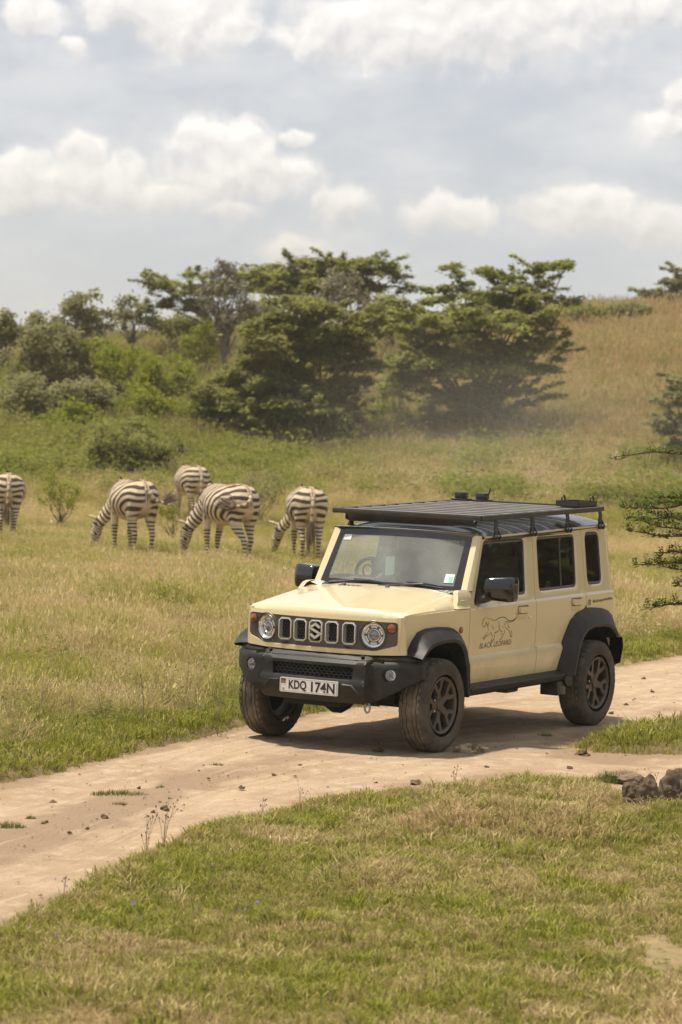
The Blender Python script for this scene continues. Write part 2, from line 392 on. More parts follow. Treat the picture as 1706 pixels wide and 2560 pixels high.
def drybrown(X, Y):
    b = np.zeros_like(X)
    for (cx, cy, rx, ry) in DRYB: b = np.maximum(b, np.exp(-((X - cx) / rx) ** 2 - ((Y - cy) / ry) ** 2))
    return b
def bare(X, Y):
    b = np.zeros_like(X)
    for (cx, cy, rx, ry) in BARE: b = np.maximum(b, 1 - np.sqrt(((X - cx) / rx) ** 2 + ((Y - cy) / ry) ** 2))
    m = b > 0; nz = np.zeros_like(b)
    if m.any(): nz[m] = fbm(X[m], Y[m], 3.0, 4, 41.0)
    return np.clip(b * (1.1 + 3.2 * nz), 0, 1)
def axis_lines(segs):
    out = []
    for a, b, st in segs: out += list(np.arange(a, b, st))
    out.append(segs[-1][1]); return np.array(out)
gx = axis_lines([(-4000, -400, 600), (-400, -60, 40), (-60, -24, 4), (-24, -5, .9), (-5, 5, .1), (5, 24, .9), (24, 60, 4), (60, 400, 40), (400, 4000, 600)])
gy = axis_lines([(-300, -20, 40), (-20, 8, 2), (8, 34, .11), (34, 70, .5), (70, 200, 1.6), (200, 600, 25), (600, 7000, 400)])
GX, GY = np.meshgrid(gx, gy)
GZ = ground_h(GX, GY)
nx, ny = len(gx), len(gy)
idx = np.arange(nx * ny).reshape(ny, nx)
GF = np.stack([idx[:-1, :-1], idx[:-1, 1:], idx[1:, 1:], idx[1:, :-1]], -1).reshape(-1, 4)

def soil_mat(name, cols, scales, bump=.5, track=False):
    m, t, b = mat_new(name); N = t.nodes; L = t.links; b.inputs['Roughness'].default_value = .95; b.inputs['Specular IOR Level'].default_value = .1
    g = N.new('ShaderNodeNewGeometry')
    def nz(s, d=6, r=.6, st=(1, 1, 1)):
        mp = N.new('ShaderNodeMapping'); mp.inputs['Scale'].default_value = st; L.new(g.outputs['Position'], mp.inputs[0])
        n = N.new('ShaderNodeTexNoise'); n.inputs['Scale'].default_value = s; n.inputs['Detail'].default_value = d; n.inputs['Roughness'].default_value = r; L.new(mp.outputs[0], n.inputs['Vector']); return n.outputs[0]
    def ramp(x, a, bb, lo=0.0, hi=1.0):
        r = N.new('ShaderNodeMapRange'); r.interpolation_type = 'SMOOTHSTEP'; L.new(x, r.inputs[0]); r.inputs[1].default_value = a; r.inputs[2].default_value = bb; r.inputs[3].default_value = lo; r.inputs[4].default_value = hi; return r.outputs[0]
    def mix(f, A, B):
        x = N.new('ShaderNodeMix'); x.data_type = 'RGBA'
        for i, v in ((0, f), (6, A), (7, B)):
            if isinstance(v, bpy.types.NodeSocket): L.new(v, x.inputs[i])
            else: x.inputs[i].default_value = v if i == 0 else (*v, 1)
        return x.outputs[2]
    c = mix(ramp(nz(scales[0]), .35, .65), cols[0], cols[1])
    c = mix(ramp(nz(scales[1], 8, .7), .45, .7), c, cols[2])
    if not track:
        ab = N.new('ShaderNodeAttribute'); ab.attribute_name = 'bare'; c = mix(ab.outputs['Fac'], c, (.14, .10, .052))
    if track:
        at_ = N.new('ShaderNodeAttribute'); at_.attribute_name = 'loose'
        wob = N.new('ShaderNodeMath'); wob.operation = 'ADD'; L.new(at_.outputs['Fac'], wob.inputs[0]); L.new(ramp(nz(1.6, 5), .2, .8, -.45, .45), wob.inputs[1])
        c = mix(ramp(wob.outputs[0], .25, .75, 0, .85), c, cols[3])
        def att(nm):
            q_ = N.new('ShaderNodeAttribute'); q_.attribute_name = nm; return q_.outputs['Fac']
        cx_ = N.new('ShaderNodeCombineXYZ'); mm = N.new('ShaderNodeMath'); mm.operation = 'MULTIPLY'; L.new(att('across'), mm.inputs[0]); mm.inputs[1].default_value = 26; L.new(mm.outputs[0], cx_.inputs[0])
        m3_ = N.new('ShaderNodeMath'); m3_.operation = 'MULTIPLY'; L.new(att('along'), m3_.inputs[0]); m3_.inputs[1].default_value = .55; L.new(m3_.outputs[0], cx_.inputs[1])
        sn = N.new('ShaderNodeTexNoise'); sn.inputs['Scale'].default_value = 1.0; sn.inputs['Detail'].default_value = 7; sn.inputs['Roughness'].default_value = .68; L.new(cx_.outputs[0], sn.inputs['Vector'])
        c = mix(ramp(sn.outputs[0], .46, .68, 0, .60), c, (.30, .21, .135))
        c = mix(ramp(sn.outputs[0], .44, .30, 0, .45), c, (.60, .475, .335))
        c = mix(ramp(nz(55, 3, .6), .62, .70, 0, .8), c, (.17, .115, .07))
        c = mix(ramp(nz(7, 6, .75, (1, .35, 1)), .55, .72, 0, .45), c, (.30, .205, .125))
    L.new(c, b.inputs['Base Color'])
    bp = N.new('ShaderNodeBump'); bp.inputs['Strength'].default_value = bump; bp.inputs['Distance'].default_value = .03
    L.new(nz(16, 10, .72), bp.inputs['Height']); L.new(bp.outputs[0], b.inputs['Normal'])
    return m
m_ground = soil_mat('grassy_soil', [(.34, .265, .135), (.42, .32, .175), (.25, .20, .085)], (1.2, 9))
gb = -bare(GX, GY) * .35 + (GY < 33) * (.8 + .3 * fbm(GX, GY, 1.6, 3, 5.5)) * np.clip((33 - GY) / 6, 0, 1)
np_mesh('ground', np.stack([GX, GY, GZ], -1).reshape(-1, 3), GF, m_ground, attrs={'bare': np.clip(gb, 0, 1).ravel()}, smooth=True)
tag(bpy.data.objects['ground'], kind='structure')

m_track = soil_mat('dirt', [(.45, .335, .22), (.38, .275, .175), (.53, .41, .28), (.29, .205, .13)], (.9, 5), 1.0, True)
tx = np.arange(-4.5, 8.0, .07); ty = np.arange(8, 42, .09)
TX, TY = np.meshgrid(tx, ty); TD = track_d(TX, TY)
keep = TD > -.22
vid = -np.ones(TX.shape, int); vid[keep] = np.arange(keep.sum())
q = np.stack([vid[:-1, :-1], vid[:-1, 1:], vid[1:, 1:], vid[1:, :-1]], -1).reshape(-1, 4); q = q[(q >= 0).all(1)]
kx, ky = TX[keep], TY[keep]
across = (ky - ynear(kx)) / np.maximum(.5, yfar(kx) - ynear(kx))
loose = np.clip(np.exp(-((across - .52) / .17) ** 2) * np.clip((23.0 - ky) / 3, .25, 1) + np.clip(.35 - TD[keep], 0, .35) * 2.2, 0, 1)
tz = base_h(kx, ky) + fbm(kx, ky, 1.3, 4, 1.0) * .012 + fbm(kx, ky, 7, 3, 2.0) * .005 - .004 - .014 * (np.exp(-((across - .27) / .07) ** 2) + np.exp(-((across - .78) / .07) ** 2)) * np.clip((21 - ky) / 2, 0, 1)
np_mesh('dirt_track', np.stack([kx, ky, tz], -1), q, m_track, attrs={'loose': loose, 'across': across, 'along': ky}, smooth=True)
tag(bpy.data.objects['dirt_track'], kind='structure')

# ------------------------------------------------------------------ grass: tufts set out one by one on the ground
rng = np.random.default_rng(7)
SRC = bpy.data.collections.new('tuft_sources')      # never linked: only instanced
def tuft(n, h, spread, wd, lean, seed, seeds=0.0, broad=False):
    r = np.random.default_rng(seed); V = []; F = []; T = []
    for i in range(n):
        a = r.uniform(0, 2 * math.pi); rr = spread * math.sqrt(r.uniform()); bx, by = rr * math.cos(a), rr * math.sin(a)
        hh = h * r.uniform(.45, 1.0); L = lean * r.uniform(.2, 1.2) * hh; b = a + r.normal(0, .9); dx, dy = math.cos(b), math.sin(b)
        f = r.uniform(0, 2 * math.pi); sx, sy = math.cos(f), math.sin(f); ww = wd * r.uniform(.6, 1.2) / 2; t = r.uniform()
        k = len(V)
        if broad:
            z0 = hh * r.uniform(.1, 1); ln = wd * 5 * r.uniform(.6, 1.3)
            p0 = (bx * .9, by * .9, z0); p1 = (bx + dx * ln * .5, by + dy * ln * .5, z0 + ln * .25); p2 = (bx + dx * ln, by + dy * ln, z0 + ln * r.uniform(-.1, .3))
            V += [p0, (p1[0] - dy * ww * 2, p1[1] + dx * ww * 2, p1[2]), p2, (p1[0] + dy * ww * 2, p1[1] - dx * ww * 2, p1[2] + .002)]
            F += [(k, k + 1, k + 2), (k, k + 2, k + 3)]; T += [t] * 4
            continue
        m = (bx + dx * L * .35, by + dy * L * .35, hh * .62); e = (bx + dx * L, by + dy * L, hh)
        V += [(bx - sx * ww, by - sy * ww, -.01), (bx + sx * ww, by + sy * ww, -.01), (m[0] + sx * ww * .8, m[1] + sy * ww * .8, m[2]), (m[0] - sx * ww * .8, m[1] - sy * ww * .8, m[2]), e]
        F += [(k, k + 1, k + 2), (k, k + 2, k + 3), (k + 3, k + 2, k + 4)]; T += [t] * 5
        if r.uniform() < seeds:
            k = len(V); s2 = wd * 1.6; V += [(e[0] - sx * s2, e[1] - sy * s2, e[2] - .12 * h), (e[0] + sx * s2, e[1] + sy * s2, e[2] - .10 * h), (e[0] + dx * .05 * h, e[1] + dy * .05 * h, e[2] + .05 * h)]
            F.append((k, k + 1, k + 2)); T += [1.0] * 3
    return V, F, T
m_grass = leaf_mat('grass', (.115, .14, .018), (.44, .435, .075), dry=((.36, .265, .125), (.78, .615, .35)), trans=.34)
m_straw = leaf_mat('hill_grass', (.20, .21, .05), (.32, .30, .09), dry=((.46, .315, .14), (.56, .42, .21)), trans=.4)
m_weed = leaf_mat('weed', (.20, .235, .035), (.33, .36, .07), dry=((.34, .27, .12), (.42, .34, .17)), trans=.4)
def source(prefix, specs, mat):
    c = bpy.data.collections.new(prefix)
    for i, sp in enumerate(specs):
        V, F, T = tuft(*sp[:5], seed=100 + i * 7 + len(prefix), **(sp[5] if len(sp) > 5 else {}))
        me = bpy.data.meshes.new('%s_%d' % (prefix, i)); me.from_pydata(V, [], F); me.update()
        a = me.attributes.new('tint', 'FLOAT', 'POINT'); a.data.foreach_set('value', np.array(T, np.float32)); me.materials.append(mat)
        c.objects.link(bpy.data.objects.new('%s_%d' % (prefix, i), me))
    return c
c_short = source('short_tuft', [(26, .032, .055, .0052, 1.1), (24, .042, .05, .0048, 1.2), (28, .026, .06, .0058, 1.3), (20, .058, .04, .0045, 1.0), (24, .034, .055, .0055, 1.5)], m_grass)
c_mid = source('mid_tuft', [(44, .15, .11, .0055, .9, {'seeds': .15}), (36, .21, .10, .005, .8, {'seeds': .3}), (48, .11, .14, .0065, 1.1), (32, .27, .09, .0045, .7, {'seeds': .4}), (44, .13, .12, .006, 1.3)], m_grass)
c_tall = source('tall_tuft', [(34, .62, .22, .016, .45, {'seeds': .4}), (30, .85, .20, .015, .4, {'seeds': .6}), (36, .45, .28, .02, .6, {'seeds': .2}), (30, 1.05, .25, .015, .35, {'seeds': .6})], m_straw)
c_weed = source('weed_tuft', [(80, .20, .10, .0075, .6, {'broad': True}), (95, .30, .11, .008, .6, {'broad': True}), (80, .13, .14, .008, .6, {'broad': True})], m_weed)
def gn_scatter(name, pts, rot, scl, dry, coll, label):
    me = bpy.data.meshes.new(name); n = len(pts); me.vertices.add(n); me.vertices.foreach_set('co', np.asarray(pts, np.float32).ravel())
    for an, ty_, arr in (('rot', 'FLOAT_VECTOR', rot), ('scl', 'FLOAT', scl), ('dry', 'FLOAT', dry)):
        a = me.attributes.new(an, ty_, 'POINT'); a.data.foreach_set('vector' if ty_ == 'FLOAT_VECTOR' else 'value', np.asarray(arr, np.float32).ravel())
    o = bpy.data.objects.new(name, me); COL.objects.link(o)
    g = bpy.data.node_groups.new(name, 'GeometryNodeTree'); g.interface.new_socket('Geometry', in_out='INPUT', socket_type='NodeSocketGeometry'); g.interface.new_socket('Geometry', in_out='OUTPUT', socket_type='NodeSocketGeometry')
    N = g.nodes; L = g.links; gi = N.new('NodeGroupInput'); go = N.new('NodeGroupOutput')
    ci = N.new('GeometryNodeCollectionInfo'); ci.inputs[0].default_value = coll; ci.inputs['Separate Children'].default_value = True; ci.inputs['Reset Children'].default_value = True
    ip = N.new('GeometryNodeInstanceOnPoints'); ip.inputs['Pick Instance'].default_value = True
    def na(nm, dt):
        x = N.new('GeometryNodeInputNamedAttribute'); x.data_type = dt; x.inputs[0].default_value = nm; return x.outputs[0]
    e2r = N.new('FunctionNodeEulerToRotation'); L.new(na('rot', 'FLOAT_VECTOR'), e2r.inputs[0])
    L.new(gi.outputs[0], ip.inputs['Points']); L.new(ci.outputs[0], ip.inputs['Instance']); L.new(e2r.outputs[0], ip.inputs['Rotation']); L.new(na('scl', 'FLOAT'), ip.inputs['Scale']); L.new(ip.outputs[0], go.inputs[0])
    md = o.modifiers.new('scatter', 'NODES'); md.node_group = g
    return tag(o, label, 'grass', kind='stuff')
def wedge(n, y0, y1, margin=1.2, power=1.0):
    u = rng.uniform(size=n); Y = np.sqrt(y0 ** 2 + u * (y1 ** 2 - y0 ** 2)); hw = .116 * Y + margin
    return rng.uniform(-1, 1, n) * hw, Y
def rots(n, tilt=.15):
    return np.stack([rng.normal(0, tilt, n), rng.normal(0, tilt, n), rng.uniform(0, 6.283, n)], -1)
def scatter(name, n, y0, y1, coll, label, dens, dryf, sclf, margin=1.2, tilt=.15):
    X, Y = wedge(n, y0, y1, margin); D = track_d(X, Y)
    k = rng.uniform(size=n) < dens(X, Y, D); X, Y, D = X[k], Y[k], D[k]
    z = ground_h(X, Y, D)
    return gn_scatter(name, np.stack([X, Y, z], -1), rots(len(X), tilt), sclf(X, Y, D) * rng.uniform(.7, 1.3, len(X)), np.clip(dryf(X, Y, D) + rng.normal(0, .28, len(X)), 0, 1), coll, label)
sm = lambda x, a, b: np.clip((x - a) / (b - a), 0, 1) ** 2 * (3 - 2 * np.clip((x - a) / (b - a), 0, 1))
# foreground bank
scatter('foreground_grass', 78000, 9.5, 24, c_short, 'short green and straw tipped grass growing on the bank in front of the track',
        lambda X, Y, D: np.where((D < .0 + rng.normal(0, .085, len(X))) & (Y < ynear(X) + .6), 1, 0) * (1 - .72 * bare(X, Y)) * (.35 + .65 * sm(fbm(X, Y, 3.4, 3, 23.0), -.4, .1)),
        lambda X, Y, D: np.clip(.24 + .6 * fbm(X, Y, .9, 4, 4.0) + .55 * fbm(X, Y, 3.2, 3, 12.0) + .12 * sm(X, .4, 1.7) - .2 * sm(-D, .5, .0) + .5 * drybrown(X, Y), 0, 1),
        lambda X, Y, D: np.maximum(.6, .95 + .7 * fbm(X, Y, 1.6, 3, 6.0) + .6 * drybrown(X, Y)) * (.45 + .55 * sm(-D, .02, .35)) * (1 - .72 * bare(X, Y)))
c_coarse = source('coarse_tuft', [(20, .065, .05, .010, 1.0), (16, .08, .04, .009, .9), (22, .05, .06, .011, 1.2)], m_grass)
c_litter = source('litter_tuft', [(7, .035, .10, .0042, 3.0), (6, .025, .12, .0038, 4.5), (8, .05, .09, .004, 2.2)], m_grass)
scatter('straw_litter', 9000, 9.5, 24, c_litter, 'pale dead straw lying and bending over the foreground grass',
        lambda X, Y, D: np.where((D < .02) & (Y < ynear(X) + .6), 1, 0) * (.15 + .85 * sm(fbm(X, Y, 1.9, 3, 27.0), -.15, .4)), lambda X, Y, D: np.full_like(X, .95), lambda X, Y, D: np.full_like(X, 1.0))
scatter('coarse_grass', 16000, 9.5, 24, c_coarse, 'coarser broad bladed grass clumps among the short foreground grass',
        lambda X, Y, D: np.where((D < -.04) & (Y < ynear(X) + .6), 1, 0) * sm(fbm(X, Y, 2.2, 3, 17.0), -.25, .35) * (1 - .8 * bare(X, Y)),
        lambda X, Y, D: np.clip(.30 + .7 * fbm(X, Y, 1.4, 3, 14.0) + .4 * drybrown(X, Y), 0, 1), lambda X, Y, D: .9 + .4 * fbm(X, Y, 1.2, 2, 6.0))
scatter('foreground_weeds', 1300, 9.5, 21, c_weed, 'small leafy weeds among the foreground grass',
        lambda X, Y, D: np.where((D < -.1) & (Y < ynear(X)), .55, 0) * sm(fbm(X, Y, 1.1, 2, 9.0), -.1, .4),
        lambda X, Y, D: .12 + 0 * X, lambda X, Y, D: .38 + 0 * X)
scatter('hill_undergrowth', 17000, 82, 135, c_weed, 'green leafy undergrowth between the shrubs on the left slope',
        lambda X, Y, D: np.maximum(sm(-X, -3.5, 4), .55 * sm(102 - Y, 0, 14)) * sm(fbm(X, Y, .16, 3, 21.0), -.35, .3) * .9 + .13, lambda X, Y, D: .10 + .3 * fbm(X, Y, .2, 2, 1.0), lambda X, Y, D: 2.9 + 1.2 * fbm(X, Y, .3, 2, 3.0), margin=2)
# verge and meadow behind the track
scatter('verge_grass', 48000, 17, 34, c_short, 'short green grass along the far edge of the track',
        lambda X, Y, D: np.where((D < .02 + rng.normal(0, .10, len(X))) & ((Y > yfar(X) - .6) | (D > -.8)) & (Y > ynear(X)), 1, 0) * np.exp(-np.clip(-D - 2.0, 0, 9) * .7),
        lambda X, Y, D: .10 + .4 * fbm(X, Y, .7, 3, 4.0) + .25 * sm(-D, .8, 3.), lambda X, Y, D: (1.75 + .6 * fbm(X, Y, .8, 2, 6.0)) * (.4 + .6 * sm(-D, 0, .35)))
scatter('verge_weeds', 7000, 18, 40, c_weed, 'leafy green weeds growing behind the grass verge',
        lambda X, Y, D: np.where((D < -.35) & (Y > yfar(X)), 1, 0) * np.exp(-((-D - 1.5) / 1.6) ** 2) * sm(fbm(X, Y, .8, 3, 2.5), -.35, .35) * .8,
        lambda X, Y, D: .18 + .4 * fbm(X, Y, .5, 2, 1.0), lambda X, Y, D: .72 + .5 * fbm(X, Y, .9, 2, 3.0))
scatter('meadow_weeds', 9000, 24, 72, c_weed, 'low leafy weeds scattered through the meadow',
        lambda X, Y, D: np.where((D < -1.5) & (Y > yfar(X)), 1, 0) * sm(fbm(X, Y, .35, 3, 31.0), .05, .45) * .8,
        lambda X, Y, D: .25 + .6 * fbm(X, Y, .6, 2, 1.0), lambda X, Y, D: .8 + .5 * fbm(X, Y, .9, 2, 3.0), margin=1.5)
scatter('meadow_grass', 95000, 20, 62, c_mid, 'ankle high meadow grass, green mixed with straw, around the zebras',
        lambda X, Y, D: np.where((D < -.5) & (Y > yfar(X)), 1, 0) * sm(-D, .5, 1.8) * np.clip(1.15 - Y / 120, 0, 1),
        lambda X, Y, D: np.clip(.50 + .6 * fbm(X, Y, .25, 3, 4.0) + .75 * fbm(X, Y, .9, 3, 7.7) + .25 * np.exp(-((Y - 38) / 7) ** 2) - .15 * sm(Y, 48, 60), 0, 1), lambda X, Y, D: (.85 + .8 * fbm(X, Y, .7, 3, 6.0)) * (1 - .25 * sm(Y, 40, 54)), margin=1.5)
scatter('far_meadow_grass', 60000, 56, 100, c_mid, 'yellow green meadow grass at the foot of the hill',
        lambda X, Y, D: np.ones_like(X) * .9,
        lambda X, Y, D: np.clip(.55 + .6 * fbm(X, Y, .12, 3, 4.0) + .12 * sm(X, -2, 8), 0, 1), lambda X, Y, D: (.75 + .85 * sm(Y, 70, 88)) * (1 + .4 * fbm(X, Y, .2, 2, 6.0)), margin=2)
scatter('hill_grass', 40000, 84, 172, c_tall, 'tall dry reddish grass covering the hillside',
        lambda X, Y, D: np.ones_like(X) * sm(Y, 84, 97),
        lambda X, Y, D: np.clip(.36 + .9 * fbm(X, Y, .06, 3, 14.0) + .2 * sm(Y, 100, 125) + .4 * sm(X, 3, 10) - .30 * sm(-X, -2, 8) - .5 * sm(Y, 146, 158), 0, 1), lambda X, Y, D: (.72 + .3 * fbm(X, Y, .1, 2, 6.0)) * (1 + .35 * sm(X, 6, 12)), margin=3)

# ------------------------------------------------------------------ the off-road car (car frame: x forward, y to its left, z up, origin under the front axle)
CAR = empty('off_road_car', (0.124, 22.585, 0), R(-120.969))
tag(CAR, 'cream off-road car with black roof rack and a leopard outline on its door', 'car')
m_paint = M('cream_paint', (.66, .55, .325), .28, coat=.7, var=.03, vscale=3, dust=.75, dustcol=(.46, .34, .20), dscale=5, dz=(.42, .95))
m_black = M('black_plastic', (.010, .0098, .0095), .5, var=.2, vscale=30, spec=.4, dust=.16, dustcol=(.16, .125, .085), dscale=9, bump=.12, bscale=300)
m_slat = M('dusty_slat', (.095, .082, .070), .30, var=.2, vscale=6, spec=.9, dust=.5, dustcol=(.20, .165, .12), dscale=5)
m_gloss = M('gloss_black', (.012, .012, .013), .12, coat=.5)
m_satin = M('satin_black', (.028, .027, .027), .33, bump=.05, bscale=200, dust=.25, dustcol=(.15, .12, .09), dscale=10)
m_dark = M('dark_inside', (.012, .011, .010), .9)
m_gun = M('gunmetal', (.085, .075, .07), .34, metal=.35, dust=.2, dustcol=(.25, .2, .14))
m_chrome = M('chrome', (.80, .79, .77), .22, metal=.72, coat=.4)
m_roof = M('dark_roof_paint', (.022, .028, .030), .22, coat=.5, dust=.18, dustcol=(.25, .22, .17), dscale=4)
m_rubber = M('tyre_rubber', (.042, .035, .028), .85, var=.25, vscale=14, dust=.9, dustcol=(.155, .125, .085), dscale=5, bump=.25, bscale=160)
m_tread = M('tread_rubber', (.075, .064, .047), .92, var=.3, vscale=20, dust=.8, dustcol=(.28, .225, .155), dscale=7, bump=.3, bscale=120)
m_alloy = M('grey_alloy', (.085, .075, .065), .42, metal=.55, dust=.5, dustcol=(.2, .155, .105), dscale=12)
m_seat = M('seat_fabric', (.08, .078, .075), .9, var=.2, vscale=40)
m_trim = M('grey_trim', (.09, .09, .09), .7)
m_amber = M('amber_lens', (.23, .05, .009), .15, coat=1.0)
m_lens = glass_mat('lens_glass', (.96, .97, .98)); m_lensd = M('projector', (.20, .21, .22), .05, metal=.6, coat=1.0)
m_wind = glass_mat('windscreen_glass', (.84, .89, .85), 1.0, dust=.38)  # dust film raised well up to paint in sky glare
m_sideg = glass_mat('door_glass', (.70, .74, .62), 1.0, dust=.02); m_tint = glass_mat('tinted_glass', (.16, .16, .14), 1.0, dust=.02)
m_white = M('plate_white', (.72, .70, .66), .4); m_ink = M('black_print', (.02, .017, .015), .6)
m_red = M('flag_red', (.55, .04, .03), .5); m_green = M('flag_green', (.02, .22, .07), .5); m_dull = M('dull_silver', (.35, .35, .34), .5)
m_sticker = M('sticker_white', (.72, .76, .74), .5); m_teal = M('sticker_teal', (.20, .55, .45), .5); m_mint = M('mint_phone', (.50, .74, .64), .35)

belt = lambda x: 1.034 + .0166 * (-.48 - x)
crease = lambda x: .674 + .0168 * (-.498 - x)
def Ys(x, z):
    b = belt(x); bu = b + .018; cu = crease(x); cl = cu - .036
    if x > -.484 and z < 1.07: z = min(z, b)
    if z <= cl: y = .7375 - .022 * ((cl - z) / .17) ** 2
    elif z <= cu: y = .7375 - .0215 * (z - cl) / .036
    elif z <= b: y = .716 + .019 * (z - cu) / (b - cu) + .005 * math.sin(math.pi * (z - cu) / (b - cu))
    elif z <= bu: y = .735 - .021 * (z - b) / .018
    else: y = .714 - (z - bu) * .123
    t = max(0, (x + .3) / .75)
    return y - .075 * t ** 1.5
side = lambda x, z: (x, Ys(x, z), z)
LINES = [belt, lambda x: belt(x) + .018, crease, lambda x: crease(x) - .036]
LEFT = (0, 1, 0)
mirrored = []
def both(o): mirrored.append(o); return o
def side_panel(name, poly, mat=m_paint, holes=(), thick=.03, **k):
    return both(panel(name, poly, side, LEFT, mat, CAR, holes=holes, lines=LINES, step=.07, thick=thick, **k))

# window openings
W1 = rounded([(-.60, 1.072), (-.80, 1.082), (-1.0, 1.112), (-1.436, 1.124), (-1.468, 1.537), (-.818, 1.529)], .035)
W2 = rounded([(-1.685, 1.137), (-2.325, 1.148), (-2.346, 1.552), (-1.700, 1.543)], .045)
W3 = rounded([(-2.545, 1.158), (-2.792, 1.160), (-2.796, 1.562), (-2.552, 1.559)], .055)
grow = lambda w, d: inset(w, -d)
ARCH_F = [(-.47, .50), (-.445, .66), (-.39, .765), (-.31, .835), (-.2, .875), (-.08, .888), (.06, .886), (.16, .872), (.245, .838), (.30, .79), (.345, .735)]
front_fender = side_panel('front_fender', [(.44, 1.010), (.2, 1.024), (0, 1.033), (-.285, 1.040), (-.476, 1.041), (-.479, .99), (-.484, .859), (-.505, .68), (-.53, .50)] + ARCH_F + [(.44, .735)])
fd = [(-.536, .467), (-.511, .68), (-.491, .859), (-.486, 1.036), (-.518, 1.052), (-.578, 1.172), (-.641, 1.295), (-.696, 1.39), (-.739, 1.476), (-.783, 1.556), (-1.2, 1.568), (-1.604, 1.579), (-1.598, 1.353), (-1.582, 1.069), (-1.573, 1.045), (-1.592, .752), (-1.607, .467)]
front_door = side_panel('front_door', fd, holes=[grow(W1, .026)], reveal=(.017, .013))
ARCH_R = [(-2.405, .945), (-2.30, .905), (-2.20, .84), (-2.135, .755), (-2.085, .68), (-2.05, .58), (-2.02, .467)]
rear_door = side_panel('rear_door', [(-1.613, .467), (-1.598, .752), (-1.579, 1.045), (-1.588, 1.069), (-1.604, 1.353), (-1.611, 1.579), (-2.0, 1.589), (-2.462, 1.599), (-2.466, 1.378), (-2.471, 1.1), (-2.452, 1.06), (-2.455, .99)] + ARCH_R, holes=[grow(W2, .026)], reveal=(.017, .013))
quarter = side_panel('rear_quarter_panel', [(-2.461, .99), (-2.458, 1.06), (-2.477, 1.1), (-2.472, 1.378), (-2.468, 1.60), (-2.912, 1.612), (-2.918, 1.366), (-2.940, 1.09), (-2.955, 1.072), (-2.985, .90), (-2.99, .80), (-2.9, .85), (-2.8, .89), (-2.62, .915), (-2.5, .918)], holes=[grow(W3, .026)], reveal=(.017, .016))
# dark inner frame seen through the gaps, with the same window openings
inner = lambda x, z: (x, Ys(x, z) - .034, z)
both(panel('door_frame', [(-.545, .475), (-.50, .70), (-.49, 1.05), (-.80, 1.555), (-2.90, 1.60), (-2.92, 1.1), (-2.95, .93), (-2.55, .93), (-2.3, .90), (-2.15, .76), (-2.04, .48)], inner, LEFT, m_dark, CAR, holes=[grow(W1, .004), grow(W2, .004), grow(W3, .004)], lines=LINES, step=.12, thick=.02, edge=.08))
def window(parent, W, glass, off, mull=None):
    sf = lambda x, z, d: (x, Ys(x, z) - d, z)
    n = len(W); a = inset(W, -.012); b = inset(W, .012)
    s = MB(); V = [sf(*p, .012) for p in a] + [sf(*p, .009) for p in W] + [sf(*p, .016) for p in b]
    s.add(V, [(k * n + i, k * n + (i + 1) % n, (k + 1) * n + (i + 1) % n, (k + 1) * n + i) for k in (0, 1) for i in range(n)])
    s.obj('window_seal', m_satin, parent)
    panel('window_glass', inset(W, .008), lambda x, z: sf(x, z, .0145), LEFT, glass, parent, step=.15, thick=.004, edge=.1)
    if mull:
        q = MB(); (x0, z0), (x1, z1) = mull
        q.loft([[sf(x0 - .014, z0, .011), sf(x0 + .014, z0, .011)], [sf(x1 - .014, z1, .011), sf(x1 + .014, z1, .011)]]); q.obj('window_divider', m_satin, parent)
window(front_door, W1, m_sideg, .012); window(rear_door, W2, m_tint, .012, ((-2.095, 1.543), (-2.069, 1.145))); window(quarter, W3, m_tint, .014)
# black corner piece carrying the mirror
tri = [(-.605, 1.078), (-.72, 1.082), (-.72, 1.14), (-.66, 1.19), (-.635, 1.15)]
MB().prism(tri, lambda x, z: (x, Ys(x, z) - .012, z), lambda x, z: (x, Ys(x, z) + .012, z)).obj('mirror_base', m_satin, front_door)
m_shade_edge = M('gasket', (.10, .075, .04), .7)  # shade colour for the outline round the door handles
def handle(parent, x0, x1, z0, z1):
    cx, cz = (x0 + x1) / 2, (z0 + z1) / 2; y = Ys(cx, cz); L = abs(x1 - x0); H = abs(z1 - z0)
    # recessed cup with the pull above it
    cup = rounded([(cx - L * .48, z0), (cx + L * .48, z0), (cx + L * .48, z0 + H * .5), (cx - L * .48, z0 + H * .5)], .022, 5)
    s = MB(); n = len(cup); ci = inset(cup, .012)
    s.add([(p[0], y + .0025, p[1]) for p in cup] + [(p[0], y + .0008, p[1] - .002) for p in ci], [(i, (i + 1) % n, n + (i + 1) % n, n + i) for i in range(n)] + [tuple(range(n, 2 * n))])
    s.obj('handle_recess', m_paint, parent, sharp=60)
    gs = rounded([(cx - L * .54, cz - .008), (cx + L * .54, cz - .008), (cx + L * .54, z1 + .007), (cx - L * .54, z1 + .007)], .018, 4)
    MB().prism(gs, lambda x, z: (x, y - .004, z), lambda x, z: (x, y + .0015, z)).obj('handle_gasket', m_shade_edge, parent)  # dark outline, painted shade that gives the handle relief
    pl = rounded([(cx - L * .5, cz - .002), (cx + L * .5, cz - .002), (cx + L * .5, z1), (cx - L * .5, z1)], .016, 4)
    MB().prism(pl, lambda x, z: (x, y - .002, z), lambda x, z: (cx + (x - cx) * .94, y + .022, cz + (z - cz) * .92)).obj('door_handle', m_paint, parent)
    MB().box((cx, y + .004, cz - .006), (L * .82, .004, .004)).obj('handle_shadow_gap', m_dark, parent)
handle(front_door, -1.266, -1.43, .927, 1.024); handle(rear_door, -2.194, -2.36, .951, 1.046)
MB().lathe([(-.004, .0001), (.006, .009), (.006, .013), (0, .015)], (-1.468, Ys(-1.468, .938), .938), 'y', 14).obj('door_lock', m_chrome, front_door)
